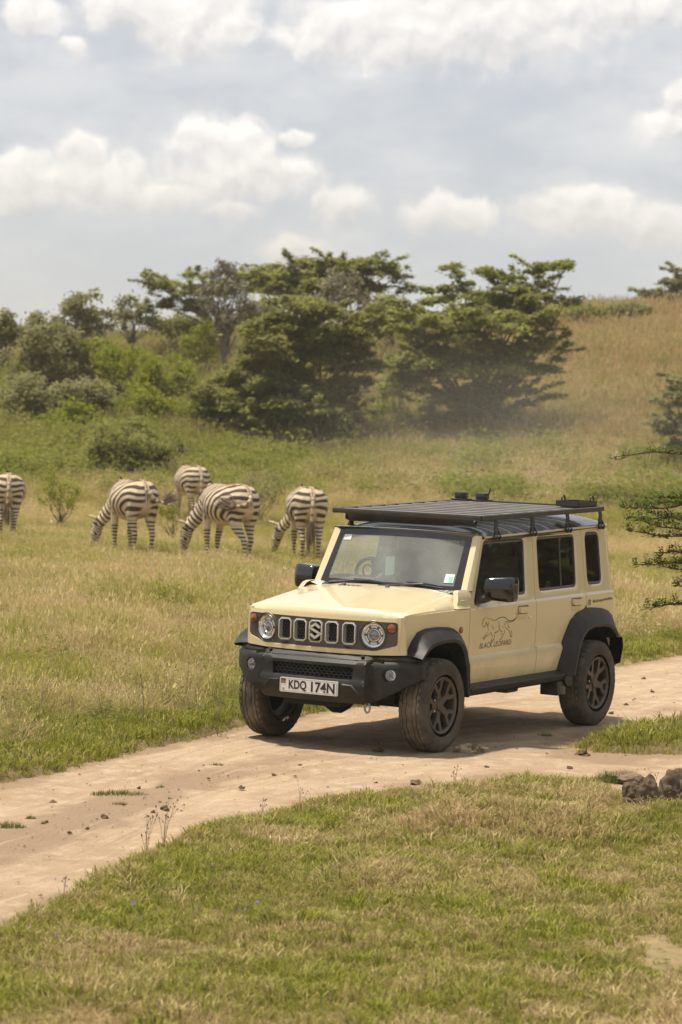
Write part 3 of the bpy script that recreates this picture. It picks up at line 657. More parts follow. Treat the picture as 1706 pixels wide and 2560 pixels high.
MB().lathe([(.0, .026), (.008, .025), (.014, .016), (.016, .0001)], (-.346, Ys(-.346, .888), .888), 'y', 18).obj('side_marker', m_amber, front_fender)

# A-pillar and cowl corner
Wl = lambda t: Vector((-.525 - .237 * t, .612 - .022 * t, 1.172 + .42 * t))
def Sl(t):
    pts = [(-.500, 1.195), (-.572, 1.172), (-.634, 1.295), (-.690, 1.39), (-.733, 1.476), (-.777, 1.556), (-.782, 1.575)]
    f = t * (len(pts) - 1); i = min(int(f), len(pts) - 2); f -= i; x = pts[i][0] * (1 - f) + pts[i + 1][0] * f; z = pts[i][1] * (1 - f) + pts[i + 1][1] * f
    return Vector((x, Ys(x, z), z))
def Sl(t):
    z = 1.172 + .405 * t; xs = np.interp(z, [1.05, 1.172, 1.295, 1.39, 1.476, 1.556, 1.58], [-.515, -.572, -.635, -.690, -.733, -.777, -.79])
    return Vector((xs, Ys(xs, z), z))
rows = []
for i in range(13):
    t = i / 12; a, b = Wl(t), Sl(t); mid = (a + b) / 2 + Vector((.028, .020, 0)); rows.append([a - Vector((.0, .03, 0)), a, a * .55 + mid * .45 + Vector((.004, 0, 0)), mid, b * .55 + mid * .45 + Vector((0, .004, 0)), b, b - Vector((.02, .03, 0))])
pil = MB().loft(rows).obj('windscreen_pillar', m_paint, CAR, sharp=50); both(pil)
cow = panel('cowl_corner', [(-.292, 1.047), (-.478, 1.047), (-.509, 1.058), (-.567, 1.168), (-.565, 1.178), (-.40, 1.178), (-.36, 1.165)], lambda x, z: (x, Ys(x, z) + .004 - .05 * max(0, (z - 1.10) / .08) ** 2 * .5, z), LEFT, m_paint, CAR, step=.03, thick=.04, edge=.03); both(cow)
for k in range(3): MB().bbox((-.415, Ys(-.41, 1.09) + .004, 1.072 + .016 * k), (.085, .008, .007), .003).obj('cowl_louvre', m_paint, cow)
# top of the cowl corner, in towards the windscreen foot
q = MB().loft([[(-.385, .674, 1.178), (-.47, .672, 1.180), (-.566, .668, 1.178)], [(-.395, .645, 1.170), (-.46, .64, 1.176), (-.535, .625, 1.178)], [(-.40, .57, 1.148), (-.45, .56, 1.160), (-.53, .57, 1.170)]]).obj('cowl_top', m_paint, CAR); both(q)
MB().loft([[(-.40, y, 1.138), (-.50 + .03 * (1 - (y / .6) ** 2) + .0, y, 1.168), (-.56, y, 1.16)] for y in np.linspace(-.575, .575, 15)]).obj('wiper_cowl', m_satin, CAR)

# bonnet
def hood_z(x, y):
    xf = .515 - .24 * y * y; xr = -.50; t = min(1, max(0, (xf - x) / (xf - xr)))
    ay = abs(y)
    top = 1.030 + .128 * t ** .9 + .014 * (1 - (y / .62) ** 2)
    # raised middle field with soft shoulders
    top += .010 * (1 / (1 + math.exp((ay - (.50 - .06 * t)) / .02)))
    # nose rolls over
    nose = max(0, (x - (xf - .045)) / .045); top -= .042 * min(1, nose) ** 2.2
    # sides roll down to the wing
    e = .632 + .02 * t; s = max(0, (ay - e) / (.702 + .01 * t - e)); seam = 1.021 + .027 * t
    return top + (seam - top) * (min(1, s) ** .75 if s > 0 else 0)
hood_out = [(.515 - .24 * y * y, y) for y in np.linspace(-.652, .652, 15)] + [(.37, .674), (.30, .677), (.1, .684), (-.1, .694), (-.284, .703), (-.30, .700), (-.36, .66), (-.40, .62)] + [(-.475 + .05 * (y / .6) ** 2, y) for y in np.linspace(.56, -.56, 9)] + [(-.40, -.62), (-.36, -.66), (-.30, -.700), (-.284, -.703), (-.1, -.694), (.1, -.684), (.30, -.677), (.37, -.674)]
hood = panel('bonnet', hood_out, lambda x, y: (x, y, hood_z(x, y)), (0, 0, 1), m_paint, CAR, step=.035, thick=.03, edge=.03, sharp=50, extra=[(.515 - .24 * y * y - dx, y) for dx in (.012, .024, .036, .046, .058) for y in np.linspace(-.61, .61, 42)])
for k in range(5): MB().box((-.36 - .003 * k, -.355 + .04 * k + .02, hood_z(-.36, -.3 + .04 * k) + .001), (.055, .010, .004), Matrix.Rotation(R(-20), 3, 'Z')).obj('bonnet_vent', m_dark, hood)
for y in (-.33, .06): MB().prism([(-.40, 0), (-.365, 0), (-.395, .018)], lambda a, b: (a, y - .014, hood_z(-.38, y) + b), lambda a, b: (a, y + .014, hood_z(-.38, y) + b)).obj('washer_nozzle', m_satin, hood)
# dark engine bay under the seams
MB().box((.0, 0, .93), (.80, 1.18, .08)).obj('engine_bay', m_dark, CAR)

# front panel with the lamp and grille box
Xf = lambda y: .545 - .24 * y * y if abs(y) < .63 else .545 - .24 * y * y - 7.5 * (abs(y) - .63) ** 2 - .1 * (abs(y) - .63)
box = rounded([(-.638, .968), (.638, .968), (.640, .808), (.478, .762), (-.478, .762), (-.640, .808)], .022, 3)
face = lambda y, z: (Xf(y) - .02 * max(0, (z - .985) / .03) ** 2 * .5, y, z)
fp_out = [(-.672, 1.004), (.672, 1.004), (.684, .90), (.690, .735), (.45, .725), (-.45, .725), (-.690, .735), (-.684, .90)]
fpan = panel('front_panel', fp_out, face, (1, 0, 0), m_paint, CAR, holes=[inset(box, -.006)], step=.05, thick=.02, edge=.03, reveal=(.006, .012))
slots = []
SLY = [-.277, -.137, 0, .137, .277]
for y in SLY:
    a, b, c = .046, .072, .015; z = .873
    slots.append([(y - a + c, z - b), (y + a - c, z - b), (y + a, z - b + c), (y + a, z + b - c), (y + a - c, z + b), (y - a + c, z + b), (y - a, z + b - c), (y - a, z - b + c)])
circ = lambda cy, cz, r, n=28: [(cy + r * math.cos(2 * math.pi * k / n), cz + r * math.sin(2 * math.pi * k / n)) for k in range(n)]
lamp_holes = [circ(s * .462, .872, .086) for s in (-1, 1)]
gface = lambda y, z: (Xf(min(.63, max(-.63, y))) - .004, y, z)
grille = panel('grille_panel', box, gface, (1, 0, 0), m_gun, CAR, holes=slots + lamp_holes, step=.05, thick=.03, edge=.03)
# dark strip along the lower lip of the box
MB().prism([(-.30, .764), (.30, .764), (.27, .778), (-.27, .778)], lambda y, z: (Xf(y) - .004, y, z), lambda y, z: (Xf(y) + .001, y, z)).obj('lower_slot', m_dark, grille)
def hexmesh(name, cy, cz, wy, hz, x, r, th, parent, mat, squash=1.0):
    s = MB(); dy = r * math.sqrt(3); dz = r * 1.5 * squash; j = 0; z = cz - hz / 2
    while z <= cz + hz / 2 + r:
        y = cy - wy / 2 + (dy / 2 if j % 2 else 0)
        while y <= cy + wy / 2 + dy / 2:
            P = [Vector((x(y), y + r * math.cos(R(60 * k + 30)), z + r * squash * math.sin(R(60 * k + 30)))) for k in range(6)]
            for k in (0, 1, 2):
                a, b = P[k], P[(k + 1) % 6]
                if all(abs(p.y - cy) <= wy / 2 and abs(p.z - cz) <= hz / 2 for p in (a, b)):
                    s.tube([a, b], th, 4, cap=False)
            y += dy
        z += dz; j += 1
    return s.obj(name, mat, parent, sharp=None)
for i, y in enumerate(SLY):
    a = slots[i]; o = inset(a, -.013); s = MB(); n = 8; X = Xf(y)
    rows = [[(X - .004, *p) for p in o], [(X + .008, *p) for p in inset(o, .003)], [(X + .009, *p) for p in inset(a, -.002)], [(X - .028, *p) for p in inset(a, .006)]]
    s.loft(rows, closed=True); s.obj('slot_frame', m_chrome, grille, sharp=30)
    MB().prism(a, lambda u, v: (X - .045, u, v), lambda u, v: (X - .040, u, v)).obj('slot_back', m_dark, grille)
    hexmesh('slot_mesh', y, .873, .088, .140, lambda q: X - .024, .0155, .0026, grille, m_satin)
# chrome emblem: one bent ribbon
def ribbon_poly(pts, wd):
    Lp, Rp = [], []
    for i, p in enumerate(pts):
        p = Vector(p); a = (p - Vector(pts[i - 1])).normalized() if i else (Vector(pts[1]) - p).normalized(); b = (Vector(pts[i + 1]) - p).normalized() if i < len(pts) - 1 else a
        n = Vector((-a.y, a.x)) + Vector((-b.y, b.x)); n = n / max(.5, n.length_squared) * 2; Lp.append(p + n * wd / 2); Rp.append(p - n * wd / 2)
    return Lp, Rp
ep = [(.040, .024), (.000, .052), (-.042, .022), (.042, -.020), (.000, -.052), (-.040, -.024)]
s = MB(); Lp, Rp = ribbon_poly(ep, .019); X = Xf(0)
for i in range(len(ep) - 1):
    quad = [Lp[i], Lp[i + 1], Rp[i + 1], Rp[i]]; c = sum((v for v in quad), Vector((0, 0))) / 4
    s.prism([tuple(v) for v in quad], lambda y, z: (X + .002, y, .876 + z), lambda y, z: (X + .015, c.x + (y - c.x) * .96, .876 + c.y + (z - c.y) * .90))
s.obj('emblem', m_chrome, grille)
for sg in (-1, 1):
    cy, cz = sg * .462, .872; X = Xf(cy) - .004
    TILT = (Vector((X, cy, cz)), math.atan(.48 * cy))
    hl = MB().lathe([(-.065, .0001), (-.062, .035), (-.045, .06), (-.012, .074), (-.006, .078), (-.004, .086), (.004, .087), (.005, .094), (-.002, .099), (-.002, .104), (.004, .108), (-.001, .112)], (X, cy, cz), 'x', 36).turn(*TILT).obj('headlight', m_chrome, CAR, sharp=25)
    # outer bezel dark
    MB().lathe([(.005, .088), (.007, .093), (-.0005, .099), (-.0005, .104), (.0055, .108), (-.001, .114)], (X, cy, cz), 'x', 36).turn(*TILT).obj('headlight_bezel', m_gun, hl)
    MB().lathe([(-.05, .034), (-.018, .036), (-.012, .031), (-.004, .02), (-.001, .0001)], (X, cy, cz), 'x', 24).turn(*TILT).obj('projector', m_lensd, hl)
    MB().lathe([(-.016, .037), (-.010, .042), (-.014, .047)], (X, cy, cz), 'x', 24).turn(*TILT).obj('projector_ring', m_chrome, hl)
    seg = MB()
    for k in range(6):
        a0, a1 = R(60 * k + 8), R(60 * k + 52)
        rws = [[(X - .020 + dx, cy + r * math.cos(a), cz + r * math.sin(a)) for a in np.linspace(a0, a1, 7)] for (dx, r) in ((-.01, .052), (.006, .055), (.006, .066), (-.004, .070))]
        seg.loft(rws)
    seg.turn(*TILT).obj('reflector_segments', m_chrome, hl)
    MB().lathe([(.003, .086), (.012, .075), (.020, .05), (.024, .025), (.025, .0001)], (X, cy, cz), 'x', 32).turn(*TILT).obj('headlight_lens', m_lens, hl)
    cy, cz = sg * .597, .930; X = Xf(cy) - .004; TILT = (Vector((X, cy, cz)), math.atan(.48 * cy))
    ts = MB().lathe([(0, .034), (.010, .032), (.018, .022), (.021, .0001)], (X, cy, cz), 'x', 20).turn(*TILT).obj('turn_signal', m_amber, CAR)
    MB().lathe([(-.002, .042), (.006, .039), (.006, .034), (-.002, .033)], (X, cy, cz), 'x', 20).turn(*TILT).obj('turn_signal_bezel', m_satin, ts)

# front bumper
def Xb(y, z):
    ay = abs(y)
    c = .592 - .028 * (y / .47) ** 2
    k = .508 - .170 * (max(0, ay - .47) / .33) ** 2.2
    t = min(1, max(0, (ay - .446) / .024)); t = t * t * (3 - 2 * t)
    x = c + (k - c) * t
    lo = min(1, max(0, (.545 - z) / .03)); x += .020 * lo * lo * (3 - 2 * lo) * (1 - t)
    x -= .9 * max(0, .43 - z) ** 1.0 * (1 - .3 * t) * .8
    x -= 1.2 * max(0, z - .662)
    return x
bz = lambda ay: .362 if ay < .42 else .362 + .20 * ((ay - .42) / .38) ** 1.3
btop = .682
b_out = [(y, bz(abs(y))) for y in np.linspace(-.80, .80, 25)] + [(y, btop + .012 * (abs(y) / .8)) for y in np.linspace(.80, -.80, 17)]
meshhole = rounded([(-.340, .538), (.340, .538), (.350, .632), (-.350, .632)], .012, 2)
foghole = [circ(sg * .600, .585, .050, 20) for sg in (-1, 1)]
bump = panel('front_bumper', b_out, lambda y, z: (Xb(y, z), y, z), (1, 0, 0), m_black, CAR, holes=[meshhole] + foghole, extra=[(sg * yy, z) for sg in (-1, 1) for yy in (.440, .447, .453, .459, .465, .471, .478) for z in np.arange(.37, .69, .022)], step=.024, thick=.06, edge=.03, sharp=40, reveal=(.008, .035))
# the flat shelf between bumper edge and body
MB().loft([[(Xb(y, btop), y, btop + .012 * (abs(y) / .8) - .001), ((Xb(y, btop) * .45 + .55 * min(Xf(min(.66, abs(y))), Xb(y, btop))), y, btop + .024), (min(Xf(min(.66, abs(y))) - .03, Xb(y, btop) - .03), y, .728)] for y in np.linspace(-.79, .79, 41)]).obj('bumper_shelf', m_black, bump, sharp=50)
for y in (-.40, .40): MB().lathe([(.0, .016), (.008, .015), (.010, .0001)], (.530, y, .712), 'z', 10).obj('bumper_clip', m_gloss, bump)
MB().box((.50, 0, .588), (.02, .72, .13)).obj('bumper_void', m_dark, bump)
hexmesh('bumper_mesh', 0, .586, .71, .105, lambda y: Xb(y, .60) - .034, .0235, .0042, bump, m_satin, squash=.62)
# raised ribs beside the plate
for sg in (-1, 1):
    pts = [(sg * .268, .512), (sg * .355, .508), (sg * .425, .435), (sg * .42, .405), (sg * .30, .405), (sg * .268, .43)]
    MB().prism(pts, lambda y, z: (Xb(y, z) - .004, y, z), lambda y, z: (Xb(y, z) + .010, sg * .335 + (y - sg * .335) * .8, .465 + (z - .465) * .75)).obj('bumper_rib', m_black, bump)
    cy, cz = sg * .600, .585; X = Xb(cy, cz) - .03
    fl = MB().lathe([(-.03, .0001), (-.02, .025), (0, .034), (.006, .038), (.004, .043), (-.01, .044)], (X, cy, cz), 'x', 22).obj('fog_light', m_chrome, bump)
    MB().lathe([(.004, .036), (.012, .028), (.017, .015), (.018, .0001)], (X, cy, cz), 'x', 22).obj('fog_lens', m_lens, fl)
    MB().bbox((X - .004, cy, cz), (.01, .030, .034), .003).obj('fog_bulb_shield', m_lensd, fl)
# tow eye and hardware under the bumper
s = MB(); tp = [Vector((.47 + .0 * a, .42 + .022 * math.cos(a), .335 + .038 * math.sin(a))) for a in np.linspace(0, 2 * math.pi, 17)]; s.tube(tp, .008, 6); s.obj('tow_eye', m_dull, CAR)

# number plate
Xp = .622
plate = MB().prism(rounded([(-.25, .414), (.25, .414), (.25, .521), (-.25, .521)], .010, 3), lambda y, z: (Xp - .012, y, z), lambda y, z: (Xp, y, z)).obj('number_plate', m_white, CAR)
rim = rounded([(-.244, .420), (.244, .420), (.244, .515), (-.244, .515)], .008, 3)
s = MB(); n = len(rim); s.add([(Xp + .0012, *p) for p in rim] + [(Xp + .0012, *p) for p in inset(rim, .004)], [(i, (i + 1) % n, n + (i + 1) % n, n + i) for i in range(n)]); s.obj('plate_border', m_dull, plate, sharp=None)
def text(name, body, x0, x1, z0, z1, f, mat, parent, weight=0.0, flip=False, shear=0.0, spacing=1.0):
    """lettering as thin flat letters laid on f(u, v)"""
    c = bpy.data.curves.new('lettering', 'FONT'); c.body = body; c.size = 1; c.offset = weight; c.resolution_u = 4; c.space_character = spacing
    o = bpy.data.objects.new('lettering', c); COL.objects.link(o)
    dg = bpy.context.evaluated_depsgraph_get(); me = bpy.data.meshes.new_from_object(o.evaluated_get(dg)); bpy.data.objects.remove(o); bpy.data.curves.remove(c)
    n = len(me.vertices); co = np.zeros(n * 3, np.float32); me.vertices.foreach_get('co', co); co = co.reshape(-1, 3)
    mn, mx = co.min(0), co.max(0); u = (co[:, 0] - mn[0]) / (mx[0] - mn[0]); v = (co[:, 1] - mn[1]) / (mx[1] - mn[1])
    out = [f(x0 + (x1 - x0) * a, z0 + (z1 - z0) * b) for a, b in zip(u, v)]
    me.vertices.foreach_set('co', np.array(out, np.float32).ravel()); me.update()
    bm = bmesh.new(); bm.from_mesh(me); bmesh.ops.triangulate(bm, faces=bm.faces); bm.to_mesh(me); bm.free(); me.materials.clear()
    return mesh_obj(name, me, mat, parent, None)
pf = lambda y, z: (Xp + .0016, y, z)
text('plate_lettering', 'KDQ', -.172, -.018, .428, .506, pf, m_ink, plate, .028)
text('plate_lettering', '174N', .022, .226, .428, .506, pf, m_ink, plate, .028)
for (z0, z1, mm) in ((.502, .511, m_ink), (.489, .500, m_red), (.478, .487, m_green)): MB().box((Xp + .001, -.219, (z0 + z1) / 2), (.001, .042, z1 - z0)).obj('plate_flag', mm, plate)
MB().box((Xp + .001, -.217, .437), (.001, .017, .016)).obj('plate_seal', m_dull, plate)

# wheel arch flares
def resample(pts, n):
    pts = [Vector(p) for p in pts]; L = [0]
    for a, b in zip(pts, pts[1:]): L.append(L[-1] + (b - a).length)
    out = []
    for k in range(n):
        t = L[-1] * k / (n - 1); i = max(0, min(len(pts) - 2, int(np.searchsorted(L, t)) - 1)); f = (t - L[i]) / max(1e-9, L[i + 1] - L[i]); out.append(pts[i].lerp(pts[i + 1], f))
    return out
def flare(name, outer, cr, op, n=40, ymax=.822):
    A, B, C = resample(outer, n), resample(cr, n), resample(op, n); rows = []
    for a, b, c in zip(A, B, C):
        ya = Ys(min(a.x, .40), a.y)
        m = a.lerp(b, .5)
        rows.append([(a.x, ya - .01, a.y), (a.x, ya + .012, a.y), (a.lerp(b, .12).x, ya + .022, a.lerp(b, .12).y), (m.x, ya + (ymax - ya) * .62, m.y + .004), (a.lerp(b, .93).x, ymax - .006, a.lerp(b, .93).y), (b.x, ymax, b.y), (c.x, ymax - .004, c.y), (c.x, ymax - .02, c.y), (c.x, .70, c.y)])
    return both(MB().loft(rows).obj(name, m_black, CAR, sharp=32))
flare('front_wheel_flare', [(.40, .735), (.359, .742), (.303, .834), (.24, .897), (.148, .921), (.002, .927), (-.152, .92), (-.244, .899), (-.348, .841), (-.429, .76), (-.469, .68), (-.48, .545), (-.50, .40)],
      [(.385, .715), (.355, .742), (.291, .791), (.207, .824), (.073, .838), (-.102, .841), (-.182, .822), (-.25, .786), (-.305, .726), (-.345, .618), (-.38, .40)],
      [(.365, .70), (.335, .728), (.261, .775), (.167, .803), (.033, .815), (-.123, .816), (-.195, .788), (-.255, .728), (-.30, .62), (-.35, .385)])
flare('rear_wheel_flare', [(-1.985, .44), (-1.997, .469), (-2.014, .557), (-2.067, .707), (-2.123, .797), (-2.18, .876), (-2.286, .933), (-2.444, .963), (-2.561, .963), (-2.727, .952), (-2.85, .925), (-2.945, .875), (-2.985, .80), (-3.0, .728)],
      [(-2.115, .44), (-2.125, .474), (-2.16, .598), (-2.199, .698), (-2.254, .761), (-2.343, .818), (-2.472, .833), (-2.647, .834), (-2.768, .817), (-2.842, .782), (-2.90, .738), (-2.905, .72)],
      [(-2.14, .44), (-2.15, .474), (-2.185, .590), (-2.225, .685), (-2.275, .742), (-2.36, .795), (-2.472, .810), (-2.647, .811), (-2.755, .795), (-2.822, .762), (-2.87, .72), (-2.875, .70)])
for cx in (0, -2.59):        # wheel housings
    s = MB(); rows = [[(cx + .415 * math.cos(a), y, .40 + .42 * math.sin(a)) for y in (.42, .72)] for a in np.linspace(R(24), R(195), 17)]
    s.loft(rows); s.loft([[(cx + .415 * math.cos(a), .42, .40 + .42 * math.sin(a)), (cx, .42, .45)] for a in np.linspace(R(24), R(195), 17)]); both(s.obj('wheel_housing', m_dark, CAR))

# side step under the doors
zs = lambda x: .462 + .010 * (-.42 - x)
s = MB(); rows = []
for x in np.linspace(-.44, -2.0, 14):
    z = zs(x); e = .0 if x > -1.95 else .02
    rows.append([(x, .70, z + .008), (x, .735, z + .004), (x, .790, z - .018), (x, .797, z - .026), (x, .785, z - .062), (x, .74, z - .085), (x, .68, z - .09)])
both(s.loft(rows).obj('side_step', m_black, CAR, sharp=25))
s = MB().loft([[(x, .705, .480 + .004 * (-.5 - x)), (x, .722, .458 + .006 * (-.5 - x)), (x, .70, .450 + .006 * (-.5 - x))] for x in np.linspace(-.53, -2.01, 12)]); both(s.obj('door_sill', m_paint, CAR))
both(MB().prism([(-2.0, .44), (-2.12, .44), (-2.12, .36), (-2.04, .355), (-1.99, .40)], lambda x, z: (x, .69, z), lambda x, z: (x, .80, z)).obj('step_end', m_black, CAR))
both(MB().bbox((-1.98, .70, .345), (.15, .16, .115), .01).obj('mud_flap', m_satin, CAR))

# underbody
s = MB(); s.box((-1.3, 0, .455), (2.9, 1.28, .06)); s.box((-1.3, .42, .39), (2.9, .09, .11)); s.box((-1.3, -.42, .39), (2.9, .09, .11)); s.box((.42, 0, .55), (.14, 1.10, .30)); s.obj('underbody', m_dark, CAR)
for cx in (0, -2.59):
    s = MB().tube([(cx, -.60, .345), (cx, .60, .345)], .042, 10); s.lathe([(-.11, .0001), (-.09, .09), (-.03, .125), (.03, .125), (.09, .09), (.11, .0001)], (cx + .02, -.10 if cx == 0 else .0, .345), 'y', 16); s.obj('axle', m_dark, CAR)
MB().tube([(.28, -.35, .40), (.30, .1, .37), (.26, .40, .36)], .035, 8).obj('steering_rod', m_dark, CAR)
MB().bbox((.33, -.08, .36), (.22, .5, .10), .03).obj('skid_plate', m_dark, CAR)
MB().bbox((-1.55, .50, .37), (.20, .14, .10), .03).obj('silencer', M('rust', (.12, .06, .025), .8, var=.4), CAR)

# wheels
def make_wheel(name, x, y, turn=0.0):
    wl = bpy.data.objects.new
    N_ = 160
    prof = [(.100, .232), (.104, .262), (.107, .285), (.103, .312), (.096, .330), (.091, .338), (.082, .3445), (.068, .3470), (.063, .3475), (.061, .339), (.056, .339), (.054, .3478), (.036, .3485), (.030, .3485), (.028, .340), (.022, .340), (.020, .3488), (.0, .349)]
    prof = prof + [(-t, r) for t, r in prof[-2::-1]]
    # (groove walls wander sideways, shoulders and ribs are cut across)
    V = []; F = []
    for i, (t, r) in enumerate(prof):
        for k in range(N_):
            a = 2 * math.pi * k / N_; rr, tt = r, t
            if r > .336 and abs(t) < .064: tt = t + .0035 * math.sin(k * math.pi / 4) * (1 if abs(t) < .04 else .6)
            if r > .344 and k % 4 == 0 and abs(t) > .06: rr = r - .006
            elif .341 < r and k % 4 == (0 if abs(t) > .045 else 2) and abs(t) > .0: rr = r - .0035
            if .324 < r < .340 and abs(t) > .088 and k % 4 < 1: rr = r - .004; tt = t * .985
            V.append((rr * math.cos(a), tt, rr * math.sin(a)))
    for i in range(len(prof) - 1):
        for k in range(N_): F.append((i * N_ + k, (i + 1) * N_ + k, (i + 1) * N_ + (k + 1) % N_, i * N_ + (k + 1) % N_))
    s = MB(); s.lathe([(-.09, .195), (-.095, .212), (-.085, .214), (-.06, .19), (.055, .186), (.082, .190), (.092, .198), (.096, .208), (.092, .2135), (.086, .214)], (0, 0, 0), 'y', 64)
    # five spokes that fork into two arms
    for k in range(5):
        a = R(72 * k + 90); ca, sa = math.cos(a), math.sin(a)
        def f(dy, pull):
            return lambda u, v: ((v * ca - u * sa), dy(v) , (v * sa + u * ca))
        top = lambda v: .060 + .026 * min(1, v / .17); bot = lambda v: .028 + .030 * min(1, v / .17)
        s.prism([(-.034, .040), (.034, .040), (.028, .10), (.031, .122), (0, .140), (-.031, .122), (-.028, .10)], f(bot, 0), lambda u, v: tuple(Vector(f(top, 0)(u * .86, v))))
        for sg in (-1, 1):
            P = [(sg * .004, .120), (sg * .030, .104), (sg * .083, .182), (sg * .078, .196), (sg * .044, .199)]
            s.prism(P, f(bot, 0), lambda u, v: tuple(Vector(f(top, 0)(sg * .040 + (u - sg * .040) * .84, v))))
    wheel = s.obj(name, m_alloy, CAR, sharp=30); wheel.location = (x, y, .3465)
    # outer tread blocks carry dry dust, groove floors are coloured dark as shade, side walls stay dark
    ft = [f for f in F if min(math.hypot(V[i][0], V[i][2]) for i in f) > .3395 and max(abs(V[i][1]) for i in f) < .0925]; fs = set(ft)
    def sub(fl):
        ids = sorted({i for f in fl for i in f}); mp = {i: k for k, i in enumerate(ids)}; return [V[i] for i in ids], [tuple(mp[i] for i in f) for f in fl]
    tyre = mk('tyre', *sub([f for f in F if f not in fs]), m_rubber, wheel, 40); mk('tread', *sub(ft), m_tread, wheel, 30)
    MB().lathe([(.02, .062), (.045, .060), (.05, .047), (.072, .045), (.078, .040), (.079, .0001)], (0, 0, 0), 'y', 28).obj('hub_cap', m_alloy, wheel)
    MB().lathe([(-.02, .155), (-.005, .155), (.0, .150), (.002, .0001)], (0, 0, 0), 'y', 28).obj('brake_disc', m_dark, wheel)
    for k in range(5):
        a = R(72 * k + 54); MB().lathe([(.035, .011), (.058, .010), (.060, .0001)], (.068 * math.cos(a), 0, .068 * math.sin(a)), 'y', 8).obj('wheel_nut', m_chrome, wheel)
    return wheel
def copy_tree(o, parent=None):
    c = o.copy(); COL.objects.link(c)
    if parent: c.parent = parent
    for ch in list(o.children): copy_tree(ch, c)
    return c
w0 = make_wheel('wheel', 0, .70)
for (x, y, rz, sp) in ((-2.59, .70, 0, 40), (0, -.70, 180, 10), (-2.59, -.70, 180, 65)):
    c = copy_tree(w0, CAR); c.location = (x, y, .3465); c.rotation_euler = (0, R(sp), R(rz)) if rz == 0 else (0, R(sp), R(rz))
w0.rotation_euler = (0, R(18), 0)
sp = copy_tree(w0, CAR); sp.name = 'spare_wheel'; sp.location = (-3.12, .08, .90); sp.rotation_euler = (0, 0, R(90))

# rear end
MB().prism(rounded([(-.69, .52), (.69, .52), (.70, 1.07), (.63, 1.60), (-.63, 1.60), (-.70, 1.07)], .03), lambda y, z: (-2.93, y, z), lambda y, z: (-3.0 + .03 * max(0, (z - 1.1)), y, z)).obj('tailgate', m_paint, CAR)
rows = []
for z in np.linspace(.80, 1.60, 12):
    xr = float(np.interp(z, [.80, .90, 1.072, 1.09, 1.366, 1.612], [-2.99, -2.985, -2.955, -2.94, -2.918, -2.912])); y = Ys(xr, z)
    rows.append([(xr + .004, y, z), (xr - .018, y - .004, z), (xr - .04, y - .018, z), (xr - .052, y - .045, z), (xr - .055, y - .09, z)])
both(MB().loft(rows).obj('rear_corner', m_paint, CAR, sharp=50))
rb = MB().loft([[(xx, sy * yy, z) for (xx, z) in prof] for sy, yy, prof in [(-1, .80, [(-2.90, .71), (-3.02, .70), (-3.04, .62), (-2.99, .49), (-2.90, .48)]), (-1, .74, [(-2.90, .73), (-3.09, .72), (-3.115, .66), (-3.06, .48), (-2.90, .46)]), (1, .74, [(-2.90, .73), (-3.09, .72), (-3.115, .66), (-3.06, .48), (-2.90, .46)]), (1, .80, [(-2.90, .71), (-3.02, .70), (-3.04, .62), (-2.99, .49), (-2.90, .48)])]]).obj('rear_bumper', m_black, CAR)
both(MB().bbox((-3.10, .50, .62), (.03, .18, .08), .01).obj('tail_light', M('tail_red', (.45, .02, .015), .2, coat=1), CAR))

# roof
gut = lambda x: 1.566 + .0255 * (-.838 - x)
def roof_z(x, y):
    ay = abs(y); g = gut(x)
    fr = min(1, max(0, (-.765 - x) / .22)); rr = min(1, max(0, (x + 3.0) / .16))
    crown = .075 * (1 - (ay / .655) ** 3.5) * (1 - (1 - fr) ** 2 * .78) * (.35 + .65 * (1 - (1 - rr) ** 2))
    rib = .0 * max(0, math.cos(y * 2 * math.pi / .22)) * fr * rr if ay < .52 else 0
    return g + .014 + crown + rib
roof_out = [(-.775 + .035 * (1 - (y / .6) ** 2), y) for y in np.linspace(.60, -.60, 13)] + [(-.80, -.645), (-.86, -.656), (-2.93, -.650), (-2.98, -.60), (-2.995, 0), (-2.98, .60), (-2.93, .650), (-.86, .656), (-.80, .645)]
roof = panel('roof', roof_out, lambda x, y: (x, y, roof_z(x, y)), (0, 0, 1), m_roof, CAR, step=.045, thick=.045, edge=.05, sharp=50)
s = MB().loft([[(x, Ys(x, gut(x)) - .03, gut(x) + .014), (x, Ys(x, gut(x)) + .012, gut(x) + .012), (x, Ys(x, gut(x)) + .014, gut(x) - .002), (x, Ys(x, gut(x)) - .004, gut(x) - .006)] for x in np.linspace(-.80, -2.95, 20)]); both(s.obj('drip_rail', m_paint, CAR))
MB().tube([(-.752 + .035 * (1 - (y / .6) ** 2), y, 1.592 + .012 * (1 - (y / .6) ** 2)) for y in np.linspace(-.63, .63, 17)], .007, 6).obj('roof_front_trim', m_chrome, roof)
MB().loft([[(-.77 + .035 * (1 - (y / .6) ** 2), y, 1.603 + .01 * (1 - (y / .6) ** 2)), (-.742 + .035 * (1 - (y / .6) ** 2), y, 1.594 + .01 * (1 - (y / .6) ** 2)), (-.752 + .035 * (1 - (y / .6) ** 2), y, 1.568 + .012 * (1 - (y / .6) ** 2)), (-.80, y, 1.565)] for y in np.linspace(-.645, .645, 17)]).obj('roof_visor', m_gloss, roof)
MB().loft([[(x, y, gut(x) - .035) for y in np.linspace(-.61, .61, 5)] for x in np.linspace(-.82, -2.9, 8)]).obj('headlining', M('headlining', (.20, .19, .17), .95), CAR)

